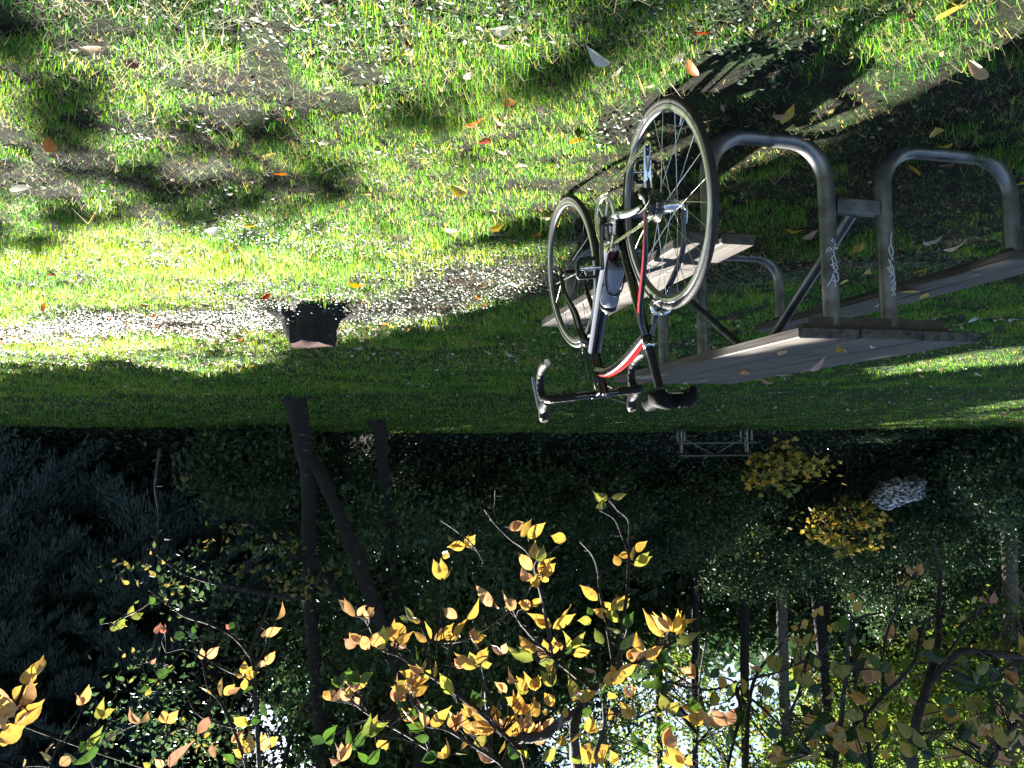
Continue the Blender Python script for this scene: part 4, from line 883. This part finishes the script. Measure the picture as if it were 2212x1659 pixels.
# ================================================================ CHERRY TREE OVERHEAD
MT['cherryleaf'] = leafmat('autumn_cherry_leaves', [(0, (.02, .05, .015)), (.15, (.06, .12, .02)), (.3, (.16, .20, .04)), (.45, (.34, .28, .06)), (.65, (.50, .29, .07)), (.8, (.44, .26, .14)), (.92, (.38, .16, .11)), (1, (.30, .05, .04))], .42, .42, .5, vein=.55, tv=1.15)
def Z3(x, y): return 691.2+x/2.549, 1008+y/2.549
def Z5(x, y): return x/2.954, 1267.3+y/2.954
def Z4(x, y): return 1440+x/2.2504, 921.7+y/2.2504
LC = '''665,622,620,505,y 680,625,718,550,y 785,440,700,440,y 800,440,862,380,y 675,500,715,480,y 1050,345,1135,300,o 1110,390,1180,290,y 1145,395,1240,305,y 1355,405,1268,378,y 1190,510,1170,420,y 1200,520,1240,450,l 1165,570,1090,470,o 1210,590,1268,475,y 1220,600,1300,530,y 1155,620,1085,560,o 1190,670,1200,590,y 1260,630,1200,590,y 1185,650,1160,600,y 1170,770,1215,730,y 1150,780,1095,740,y 1050,780,1020,675,o 990,780,940,745,o 945,770,860,650,o 755,838,668,770,o 805,838,895,750,y 190,825,130,725,o 150,800,90,735,o 210,825,255,765,o 270,830,240,780,o 510,855,455,770,l 495,845,440,820,l 555,850,500,830,y 275,1005,215,925,o 215,975,160,925,o 290,990,345,900,o 350,990,350,880,g 400,960,410,855,y 470,925,400,860,y 420,960,500,935,y 360,1000,300,940,y 400,990,400,950,o 450,1000,420,975,o 610,950,582,850,y 590,960,510,910,y 640,960,660,880,o 650,960,735,870,y 720,950,690,920,y 745,960,790,830,y 770,940,740,900,o 850,965,840,890,o 840,950,905,930,y 860,1105,740,1040,y 850,1100,770,1020,y 870,1095,920,1000,y 885,1100,950,1085,l 1170,1055,1005,1000,l 1165,1060,1090,995,l 1175,1065,1060,1045,l 1210,1085,1330,1055,l 1190,1020,1110,950,y 1180,1010,1100,910,y 1160,1000,1100,930,y 1250,1040,1175,1000,o 1250,1030,1230,950,y 1290,1030,1290,940,y 1330,1010,1290,950,o 1360,1000,1365,900,l 1380,1000,1450,905,l 1350,1030,1400,990,g 1400,1045,1490,1000,y 1330,1110,1390,1080,g 1300,1130,1240,1095,y 570,1170,490,1090,o 560,1165,440,1125,y 600,1165,660,1090,y 440,1215,410,1145,o 490,1240,385,1200,y 485,1235,470,1180,y 500,1250,600,1210,y 180,1255,115,1215,y 220,1310,190,1265,o 470,1340,415,1290,g 520,1350,550,1305,y 650,1350,580,1320,g 570,1450,440,1340,y 575,1455,480,1430,g 580,1430,565,1360,o 610,1425,710,1340,y 835,1370,780,1340,y 860,1315,920,1290,l 960,1430,775,1350,y 950,1440,830,1340,y 960,1455,835,1435,y 980,1400,950,1320,y 1000,1440,920,1380,o 1010,1420,1080,1380,y 1030,1440,1130,1400,y 1050,1480,1145,1440,y 1060,1480,990,1430,y 1140,1230,1080,1160,y 1190,1235,1130,1120,y 1180,1230,1200,1150,y 1150,1235,1060,1210,l 1100,1340,1095,1250,y 1120,1340,1040,1250,y 1190,1380,1180,1270,y 1240,1370,1260,1340,y 1290,1320,1240,1250,y 1350,1385,1345,1320,y 1400,1290,1420,1200,y 1420,1285,1370,1160,l 1430,1290,1520,1230,y 1450,1280,1480,1220,l 1365,1525,1440,1430,y 1355,1525,1295,1485,y 1530,735,1430,650,y 1500,820,1470,770,g 1600,790,1570,740,y 1610,800,1670,700,y 1640,790,1705,730,l 1600,830,1500,790,y 1650,855,1560,800,l 1690,890,1710,800,g 1655,925,1570,900,l 1495,850,1420,845,l 1650,545,1620,480,y 1700,485,1640,490,y 1720,515,1725,435,y 1745,470,1790,405,y 1730,545,1825,470,l 1580,180,1520,155,l 1605,170,1685,140,l 1570,205,1515,230,l 1270,890,1155,795,y 1295,895,1400,775,y 1895,935,1775,800,y 1920,910,1840,820,o 1940,910,1995,800,y 1965,930,2050,800,y 1960,970,2085,900,l 1960,980,1900,930,p 1785,1020,1730,935,y 1790,1050,1705,1010,o 1790,1050,1870,1000,y 1800,1060,1905,990,y 1520,1130,1450,1095,o 1620,1150,1600,1090,y 1640,1140,1750,1090,y 1560,1190,1650,1130,y 1600,1180,1700,1130,y 1560,1230,1540,1190,l 850,1550,920,1480,l 780,1550,800,1525,y 750,1575,810,1590,l 1220,1610,1310,1560,l 1480,1640,1440,1530,y 1500,1630,1590,1560,y 1440,1630,1380,1580,l 370,1555,340,1505,y 310,1525,370,1540,y 200,1560,130,1450,g 1630,1640,1600,1560,y 1940,1640,1900,1560,y 1980,1650,1990,1570,y 1100,1600,1010,1540,g 1150,1610,1095,1550,l 640,1600,560,1620,g 600,1490,520,1500,g'''
LL = '''1290,465,1285,390,o 1325,460,1395,380,o 1555,560,1560,470,y 1575,565,1640,505,l 1570,570,1640,550,y 1560,565,1500,570,y 1640,500,1700,480,o 1700,500,1750,405,o 1410,700,1410,580,y 1390,700,1290,620,y 1430,690,1500,620,y 1450,690,1540,650,o 1560,660,1570,585,y 1550,680,1640,640,g 1760,210,1830,130,o 1670,320,1730,260,o 1700,320,1785,250,o 1340,830,1250,955,O 1300,960,1350,940,y 1580,890,1485,830,y 1600,880,1680,820,g 1570,1060,1520,970,y 1580,1060,1600,950,y 1560,1080,1490,1040,y 1600,1050,1650,980,y 1680,1050,1700,945,o 1690,1040,1735,1000,y 1080,1150,1185,1000,O 960,1150,910,1125,l 1040,1155,990,1100,o 560,1040,640,920,L 540,1050,500,980,g 500,1110,430,1050,g 460,1130,705,970,g 380,1140,450,1090,o 300,1060,330,990,o 330,1090,245,1060,y 150,1150,150,1095,o 700,255,780,270,L 720,230,800,250,L 760,210,810,215,L 810,180,870,120,L 840,200,915,170,L 1040,280,1050,235,r 1000,300,1030,240,r 640,240,660,200,p 960,490,990,470,O 980,110,950,60,g 930,600,1000,590,g 1060,290,1020,250,r 1260,320,1180,290,p 1180,300,1100,330,p 1230,300,1260,240,p 1000,560,1080,540,g 940,660,880,650,g 930,700,960,640,l 1500,260,1450,230,p 1470,270,1440,240,O'''
LK = '''150,620,220,510,y 200,600,290,465,y 100,730,170,640,y 100,770,250,640,o 60,720,-20,640,o 80,830,-10,700,o 110,890,230,740,o 100,900,275,740,y -10,900,30,830,o 20,940,110,870,y -10,990,140,900,y -20,980,70,950,y 60,780,150,700,y'''
LR = '''1195,720,1165,670,o 1215,720,1240,670,o 1205,722,1215,670,o 1135,775,1125,725,y 1160,775,1180,730,y 930,890,920,845,y 895,845,905,805,y 870,845,845,815,y 700,915,740,880,y 740,910,765,875,y 650,985,675,930,y 640,985,600,970,y 660,975,700,940,y 640,1060,630,1010,l 660,1055,715,1005,l 800,1000,780,960,y 820,1000,830,940,l 850,1000,870,910,g 910,1060,905,990,g 950,1060,965,1000,g 930,1130,950,1080,y 1075,1030,1100,950,o 1085,1010,1060,1040,r 1560,860,1540,815,r 1575,860,1605,805,r 1490,860,1495,825,y 830,1210,810,1130,l 840,1200,870,1150,l 1080,1220,1120,1135,l 1010,1210,975,1150,y 980,1260,950,1200,l 880,1280,940,1310,g 740,1170,720,1120,l 770,1490,720,1410,y 800,1490,870,1400,y 740,1550,700,1500,y 770,1500,830,1430,y 1370,1130,1220,1100,d 1350,1125,1290,1070,d 1540,1230,1420,1140,d 1600,1240,1530,1150,d 1560,1260,1340,1230,d 1640,1250,1750,1180,d 1600,1280,1700,1290,d 1500,1280,1400,1250,d 1650,1400,1545,1370,d 1700,1400,1660,1330,d 1560,1290,1600,1330,d 1500,1240,1370,1190,d 1690,1260,1660,1180,d 1500,1380,1465,1330,y 1640,1400,1590,1350,o 1150,1340,1120,1290,o 1200,1350,1180,1310,o 1350,1380,1420,1400,d 1650,1650,1620,1590,o 1500,1640,1450,1590,y 1250,1560,1200,1480,l 1040,1600,1090,1560,y 550,1590,530,1560,y 30,1640,0,1580,y 700,1620,640,1580,y 1190,1500,1130,1450,l 1700,1640,1737,1600,y 1010,1050,960,1010,d 890,1180,980,1100,d 1430,930,1380,900,g 1450,910,1420,960,l'''
CV = dict(y=.60, o=.76, O=.86, l=.36, g=.10, L=.33, p=.05, r=.93, d=.03)
cher = empty('cherry_tree', (-3.4, .6, 0), 'cherry tree whose yellow autumn leaves hang down on twigs close to the viewer', 'tree')
CO = np.array([-3.4, .6, 0])
def spray(name, txt, Zf, Y0, dY, label, limbs, seed, extra=0, ebox=None, ecols='lyg'):
    r = random.Random(seed); base = []; tip = []; cv = []
    for w in txt.split():
        a = w.split(','); bx, by, tx, ty = map(float, a[:4]); x, y = Zf(bx, by); Y = Y0+dY*math.sin(x*.021+y*.013+seed)+r.uniform(-.06, .06); B = at(x, y, Y); x2, y2 = Zf(tx, ty)
        T = at(x2, y2, Y+r.uniform(-.035, .035)); base.append(B); tip.append(T); cv.append(CV[a[4]]+r.uniform(-.05, .05))
    if extra:
        for k in range(extra):
            x0, y0, x1, y1 = ebox; x, y = r.uniform(x0, x1), y0+(y1-y0)*r.random()**.7; Y = Y0+dY*r.uniform(-1, 1.6)
            B = at(x, y, Y); c = r.choice(ecols); nl = r.choice((1, 2, 3))
            for _ in range(nl):
                d = np.array([r.uniform(-1, 1), r.uniform(-.8, .8), -r.uniform(.2, 1.2)]); d = nrm(d)*r.uniform(.05, .085); base.append(B); tip.append(B+d); cv.append(CV[c]+r.uniform(-.07, .1))
    for B, T, c in list(zip(base, tip, cv)):
        if seed == 2 and r.random() < .38:
            L_ = float(np.linalg.norm(T-B)); d = nrm(nrm(T-B)+np.array([r.uniform(-.9, .9), r.uniform(-.6, .6), r.uniform(-.5, .3)])); base.append(B+np.array([r.uniform(-.02, .02), r.uniform(0, .04), 0])); tip.append(B+d*L_*r.uniform(.7, 1)); cv.append(min(.82, c+r.uniform(-.12, .10)))
    LIMB = []
    tw = MB()
    for pl, r0, r1 in limbs:
        pts = []
        for q in pl:
            if len(q) == 2: x, y = Zf(*q); pts.append(at(x, y, Y0+dY*math.sin(x*.021+y*.013+seed)*.6)-CO)
            else: pts.append(np.array(q, float)-CO)
        sp_ = smoothpath(pts, 6); tw.tube(sp_, [r0, r1], 7, jit=.12); LIMB += sp_
        for i in range(2, len(sp_)-1, 2):                     # short side spurs
            if r.random() < .6: tw.rod(sp_[i], sp_[i]+np.array([r.uniform(-.03, .03), r.uniform(-.03, .03), r.uniform(-.03, .03)]), .0016, 5)
    LA = np.array(LIMB)
    for B in base:
        b = B-CO; d = np.linalg.norm(LA-b-np.array([0, 0, .06]), axis=1); j = int(np.argmin(d)); e = LA[j]
        if np.linalg.norm(e-b) > .45: e = b+nrm(e-b+np.array([0, 0, .3]))*.4
        mid = (b+e)/2+np.array([r.uniform(-.02, .02), r.uniform(-.02, .02), -.01]); tw.tube(smoothpath([e, mid, b], 4), [.0026, .0012], 5, caps=False)
    root = cher; tw.build('branch', MT['twig'], root)
    VV = []; FF = []; CC = []; o_ = 0
    for B, T, c in zip(base, tip, cv):
        ax = T-B; Ln = float(np.linalg.norm(ax)); ax = ax/Ln; nn = np.array([r.uniform(-.9, .9), -1+r.uniform(-.6, .9), r.uniform(-.6, .8)]); nn = nrm(nn-ax*np.dot(nn, ax)); sx = np.cross(ax, nn)
        SV, SF = CHERRY[r.randrange(5)]; R = np.stack([sx*max(.55, min(1.15, .072/Ln)), ax, nn], 1); V = (SV*np.array([1.05, .93, 1]))@R.T*Ln+B-CO
        VV.append(V); FF += [tuple(i+o_ for i in f) for f in SF]; CC += [c]*len(SF); o_ += len(V)
    mesh_np('leaves', np.concatenate(VV), FF, MT['cherryleaf'], root, True, CC)
spray('c', LC, Z3, 3.1, .28, '', [
    ([(905, 235), (960, 310), (1050, 400), (1150, 480), (1200, 640), (1240, 820), (1280, 1050)], .003, .007), ([(965, 130), (960, 220), (930, 280)], .0025, .003), ([(665, 295), (760, 360), (850, 440), (900, 520)], .0025, .004),
    ([(1060, 780), (1110, 870), (1200, 970), (1280, 1050), (1400, 1150), (1500, 1230)], .004, .008), ([(710, 970), (715, 1080), (720, 1180), (760, 1300)], .003, .005), ([(890, 1100), (910, 1200), (920, 1340), (1000, 1480)], .003, .006),
    ([(1590, 180), (1640, 240), (1700, 300), (1700, 420), (1700, 500), (1690, 700), (1660, 900), (1640, 1130)], .003, .008), ([(1540, 240), (1620, 290), (1660, 380), (1690, 460)], .0025, .003), ([(1430, 410), (1500, 490), (1530, 580), (1540, 680), (1580, 880), (1620, 1120)], .003, .007),
    ([(430, 1040), (540, 1110), (680, 1200), (800, 1290), (950, 1420), (1100, 1560), (1150, 1720)], .004, .010), ([(270, 880), (330, 1000), (430, 1040)], .003, .005), ([(600, 970), (610, 1060), (620, 1160)], .003, .004),
    ([(1960, 960), (1800, 1050), (1650, 1130), (1500, 1230), (1420, 1340), (1300, 1420), (1230, 1480), (1100, 1500)], .006, .020),
    ([(1420, 1340), (1400, 1480), (1420, 1720)], .016, .022), ([(590, 1430), (700, 1450), (850, 1540), (1000, 1640), (1050, 1750)], .004, .009), ([(130, 1230), (220, 1330), (330, 1400), (480, 1480), (600, 1560)], .003, .006), ([(1560, 1300), (1560, 1450), (1500, 1640), (1500, 1750)], .005, .010),
    ([(1060, 780), (1000, 830), (900, 900), (780, 960), (640, 970)], .003, .005)], 2, 50, (700, 1380, 1420, 1650), 'yglo')
spray('l', LL, Z5, 3.3, .2, '', [([(1745, 20), (1700, 160), (1640, 300), (1600, 420), (1620, 520), (1630, 680), (1640, 900), (1660, 1250)], .004, .009), ([(950, 20), (1070, 110), (1180, 190), (1340, 240), (1500, 330), (1640, 500)], .003, .006), ([(1180, 630), (1200, 700), (1250, 800), (1350, 860), (1500, 900)], .003, .005), ([(1020, 1080), (1080, 940), (1180, 905), (1240, 950)], .003, .004), ([(700, 260), (800, 190), (900, 140), (1000, 60)], .003, .004), ([(1060, 420), (1200, 400), (1420, 520), (1560, 580)], .003, .005), ([(1290, 470), (1330, 650), (1420, 760), (1560, 1100), (1570, 1250)], .003, .008), ([(560, 1060), (600, 1150), (640, 1250)], .004, .006), ([(860, 500), (960, 480), (1080, 500), (1160, 420), (1280, 330)], .0025, .004), ([(350, 1050), (330, 1110), (300, 1250)], .003, .005), ([(1000, -200), (1005, -350), (1010, -480), (990, -640), (1010, -820), (1020, -880)], .003, .006)], 5, 10, (160, 1480, 640, 1650), 'yglo')
spray('k', LK, Z5, 1.9, .05, '', [([(130, 700), (80, 780), (20, 850), (-60, 950)], .004, .007), ([(170, 600), (130, 700), (100, 780)], .003, .004)], 9)
spray('r', LR, Z4, 3.0, .3, '', [([(1140, 690), (1150, 620), (1180, 600)], .002, .002), ([(1205, 720), (1150, 770), (1110, 900), (1060, 1050), (1050, 1300)], .003, .006), ([(1035, 905), (940, 930), (880, 1010), (880, 1150), (860, 1300), (840, 1500), (800, 1750)], .004, .011), ([(1300, 560), (1330, 700), (1320, 900), (1320, 1050), (1270, 1250), (1210, 1450), (1180, 1750)], .005, .018), ([(1380, 890), (1250, 960), (1200, 1150), (1060, 1300), (950, 1420), (860, 1500)], .005, .009), ([(1737, 1120), (1600, 1110), (1450, 1090), (1370, 1140), (1280, 1240)], .010, .012), ([(1560, 860), (1450, 990), (1350, 1120)], .003, .005), ([(190, 1040), (160, 1240), (150, 1500), (120, 1750)], .003, .006), ([(620, 990), (540, 1080), (440, 1200), (400, 1360), (380, 1750)], .004, .009), ([(0, 1240), (200, 1280), (400, 1230), (550, 1190), (700, 1130), (800, 1130)], .004, .005), ([(600, 1500), (480, 1380), (380, 1300)], .003, .006), ([(1737, 1400), (1650, 1500), (1560, 1660)], .006, .009), ([(700, 1590), (590, 1450), (640, 1300), (690, 1100)], .003, .006), ([(280, 1750), (320, 1550), (360, 1380), (330, 1240)], .004, .009), ([(930, 1180), (920, 1300), (960, 1400), (1000, 1720)], .004, .008)], 12, 135, (1400, 1370, 2225, 1655), 'llydgo')
# trunk and carrying limbs, above and beside the picture
m = MB(); m.tube(smoothpath([(0, 0, -.1), (.05, .05, .9), (0, .15, 1.8), (.2, .3, 2.7), (.5, .6, 3.6)], 5), [.19, .15, .13, .11, .06], 14, jit=.05); m.build('trunk', MT['bark'], cher)
for pl, ra in (([(.1, .2, 2.2), (1.2, 1.4, 2.75), (2.5, 2.3, 2.95), (3.6, 2.6, 2.85), (4.9, 2.8, 2.75)], [.07, .03]), ([(.05, .1, 2.0), (.9, 1.5, 2.6), (1.9, 2.2, 2.7), (2.6, 2.5, 2.65)], [.06, .02]), ([(.2, .3, 2.6), (2.2, .9, 3.0), (4.0, 1.3, 2.3), (4.75, 1.35, 1.75)], [.05, .008])):
    m = MB(); m.tube(smoothpath(pl, 6), ra, 10, jit=.05); m.build('limb', MT['bark'], cher)
# ================================================================ FALLEN LEAVES
FC = {}
def fmat(nm, col, tr=.3): 
    if nm not in FC:
        FC[nm] = leafmat('fallen_'+nm, [(0, tuple(c*.55 for c in col)), (1, col)], tr, .45, .5, vein=.7)
    return FC[nm]
COLS = dict(white=(.62, .60, .52), pale=(.48, .45, .36), yellow=(.62, .42, .05), orange=(.62, .20, .03), red=(.42, .03, .02), darkred=(.16, .03, .03), tan=(.45, .29, .17), brown=(.20, .09, .05), pink=(.50, .30, .27), grey=(.34, .35, .34))
protos = {}
def proto(col, k):
    key = (col, k)
    if key not in protos:
        SV, SF = CHERRY[k]; V = SV*np.array([1, 1, 1])-np.array([0, .5, 0]); V[:, 2] -= V[:, 2].min()
        o = mesh_np('fallen_leaf', V, SF, fmat(col, COLS[col]), None, True, [rng.uniform(.5, 1) for _ in SF]); protos[key] = o.data; bpy.data.objects.remove(o)
    return protos[key]
def leaf(P, col, size, label, group='fallen leaves on the ground', ang=None, tilt=.35):
    o = bpy.data.objects.new('fallen_leaf', proto(col, random.randrange(5))); COL.objects.link(o)
    o.location = P; o.scale = (size*random.uniform(.8, 1.2), size, size); o.rotation_euler = (random.uniform(-tilt, tilt), random.uniform(-tilt, tilt), random.uniform(0, 6.28) if ang is None else ang)
    tag(o, label, 'leaf', group)
def gl(px, py, col, wpx, label, dz=.012, z=None):
    if z is None: P = grd(px, py); P = np.array([P[0], P[1], P[2]+dz])
    else: d = ray(px, py); P = O+d*((z-CH)/d[2]); P[2] += .004
    leaf(tuple(P), col, wpx/CF*float(P[1])*1.02, label, tilt=.55 if z is None else .12)
FL = '''1293,98,white,62,big white-backed leaf lying on the sunlit soil beyond the rear wheel
1085,52,white,78,long pale curled leaf near the edge of the sunlit grass
1088,78,pink,48,pinkish leaf tucked against the long pale curled leaf
1250,292,orange,58,large bright orange leaf on the grass between the two wheels
1020,247,orange,50,long thin orange leaf lying in sunlit grass
1080,244,pink,34,small pink and white leaf beside the long thin orange leaf
1097,204,orange,42,flat orange leaf furthest along the row of orange leaves
1165,216,pink,34,wine and white striped leaf near the flat orange leaf
985,396,yellow,52,long yellow leaf in bright grass away from the wheels
1082,318,orange,32,small vivid orange leaf among the clover
1046,297,red,34,red edged yellow leaf near the vivid small orange one
1498,130,orange,48,orange leaf half buried just past the top of the rear tyre
1520,58,red,40,deep red leaf standing in the dark soil
2055,8,yellow,80,yellow leaf cut by the edge of the picture in the grass
1700,236,yellow,58,curled yellow leaf in the strip of light between two shadows
2020,274,yellow,56,spotted yellow leaf on dark grass close to the pipe frame
2036,298,yellow,34,narrow yellow leaf touching the spotted one
1975,357,yellow,42,yellow leaf under the bend of the second pipe
1722,482,yellow,36,yellow leaf between the table leg and the wheel
1748,496,tan,36,tan leaf beside the yellow one near the table leg
1556,556,orange,30,glowing orange leaf at the end of the bench
1856,527,yellow,44,notched yellow leaf seen between the two table legs
2204,376,yellow,40,yellow leaf at the picture edge by the far pipe bend
1072,474,yellow,48,dull yellow leaf in the shade before the front wheel
1078,498,grey,40,cupped grey leaf next to the dull yellow leaf
1104,506,tan,32,round tan leaf in the shaded grass by the front wheel
975,490,pink,36,pale pink leaf in shaded grass farther from the front wheel
1152,491,orange,38,flat orange tan leaf almost touching the front tyre
1176,462,tan,36,pointed tan leaf above the front tyre
500,522,orange,56,large orange leaf with dark fringe in the brightest grass
536,480,yellow,34,small golden leaf near the large fringed orange leaf
460,485,pale,52,pale whitish leaf lying in bright grass
605,366,orange,36,russet leaf on shaded green grass
577,326,yellow,34,lemon yellow leaf in the grass above the russet leaf
790,411,orange,30,orange chip of leaf in bright short grass
281,122,brown,44,rolled brown leaf in the rough corner of the grass
196,92,tan,44,bent tan leaf near the dark corner of the picture
105,296,orange,40,orange and wine leaf beside white clover
55,328,darkred,58,dark red leaf with orange tips at the side of the picture
42,398,pale,46,white dry leaf near the side of the picture
112,585,darkred,44,dark red leaf in grass near the worn strip
95,650,orange,28,orange leaf at the rim of the worn strip
571,622,red,34,red leaf beside the stump hollow
776,600,orange,36,orange leaf on the worn ground beside the stump
1104,606,orange,36,burnt orange leaf at the end of the worn strip
1128,349,pale,34,grey green leaf standing in grass beside the wheel
1186,350,yellow,28,small yellow leaf at the edge of the wheel shadow
921,747,yellow,30,yellow leaf on dark litter past the stump
1100,757,pale,24,cream leaf on shaded lawn before the handlebar
770,742,pale,24,pale round leaf next to the stump top
665,735,tan,30,tan leaf lying beside the stump on the worn strip
1650,742,tan,34,faint tan leaf in grass under the table
2015,500,pale,46,whitish leaf with veins on dark grass behind the second leg
2060,517,pale,40,narrow whitish leaf behind the veined whitish leaf
1990,577,yellow,42,golden leaf on shaded grass beyond the second leg
1868,572,yellow,36,yellow leaf seen just beside the graffiti leg
1822,604,yellow,26,thin yellow leaf on the far side of the graffiti leg
2102,684,white,32,white leaf alone on the lawn beyond the benches
1690,235,tan,40,tan leaf flattened in the shadow strip
2110,130,tan,60,long tan leaf at the lit edge of the big shadow
1960,30,darkred,40,maroon leaf in rough grass near the picture edge
700,300,pale,26,pale sliver of leaf in sunny clover
880,95,yellow,44,yellow green leaf blade in long sunny grass
1290,470,tan,26,tan leaf between chainring and front wheel
1010,150,pale,30,cream leaf curled in sunny soil
1400,175,tan,34,dry leaf flat on the soil above the rear tyre
1330,145,white,40,white crumpled leaf on bare soil
1455,110,pale,44,pale folded leaf near the big white-backed leaf'''
for ln in FL.split('\n'):
    a = ln.split(',', 4); gl(float(a[0]), float(a[1]), a[2], float(a[3]), a[4])
for px, py, col, w, lab in ((1815, 738, 'yellow', 44, 'yellow leaf near the end of the tabletop'), (1690, 757, 'tan', 34, 'two-toned tan leaf at the middle of the tabletop'), (1755, 770, 'pink', 56, 'large pink leaf on the tabletop'), (1608, 800, 'orange', 40, 'orange leaf towards the far end of the tabletop'), (1692, 806, 'pale', 36, 'cream leaf at the lawn side of the tabletop'), (1655, 812, 'tan', 30, 'thin tan leaf at the rim of the tabletop'), (1885, 741, 'white', 18, 'tiny white leaf on the tabletop end'), (1385, 823, 'orange', 26, 'shrivelled red orange leaf by the handlebar on the tabletop'), (1520, 818, 'grey', 22, 'grey leaf on the tabletop behind the seatpost')):
    gl(px, py, col, w, lab, z=.744)
for px, py, col, w, lab in ((1780, 752, 'brown', 20, 'little brown leaf beside the yellow leaf on the tabletop'), (1725, 788, 'darkred', 18, 'tiny dark leaf past the large pink leaf on the tabletop'), (1835, 756, 'brown', 18, 'brown scrap of leaf under the yellow leaf on the tabletop'), (1585, 812, 'brown', 22, 'curled brown leaf between the orange leaf and the tabletop corner'), (1945, 744, 'brown', 16, 'small brown speck of leaf near the tabletop corner over the lawn'), (1640, 780, 'brown', 16, 'small dark leaf in the middle plank gap of the tabletop'), (1480, 822, 'tan', 20, 'tan leaf at the far rim of the tabletop behind the seatpost')):
    gl(px, py, col, w, lab, z=.744)
for px, py, col, w, lab in ((1965, 626, 'yellow', 40, 'folded yellow leaf on the far bench'), (1996, 634, 'yellow', 36, 'slender yellow leaf beside the folded one on the far bench'), (1895, 652, 'grey', 22, 'grey leaf on the far bench'), (2110, 590, 'pale', 18, 'pale scrap of leaf on the far bench')):
    gl(px, py, col, w, lab, z=.435)
p = TL(-.35, -.81, 0); leaf((p[0], p[1]-.015, .052), 'darkred', .085, 'dark red leaf draped over the second pipe', tilt=.2, ang=1.3)
# the many smaller ones nothing tells apart
spec = [('pale', 70, 'small pale leaf lying on the shaded far lawn', 9, 20), ('yellow', 40, 'small yellow leaf lying on the shaded far lawn', 9, 20), ('tan', 36, 'small tan leaf lying on the shaded far lawn', 8, 19), ('orange', 20, 'small orange leaf in the worn strip near the stump', 5.4, 7.6), ('brown', 22, 'small brown leaf in the worn strip near the stump', 5.4, 7.6)]
for col, nn, lab, y0, y1 in spec:
    for k in range(nn):
        Y = random.uniform(y0, y1); X = random.uniform(-.62, .5)*Y if y0 > 7 else random.uniform(-.1, .6)*Y
        leaf((X, Y, float(gz(X, Y))+.025), col, random.uniform(.05, .10) if y0 > 7 else random.uniform(.04, .08), lab, {'far': 'small leaves on the far lawn'}.get('far') if y0 > 7 else 'small leaves in the worn strip', tilt=.6)
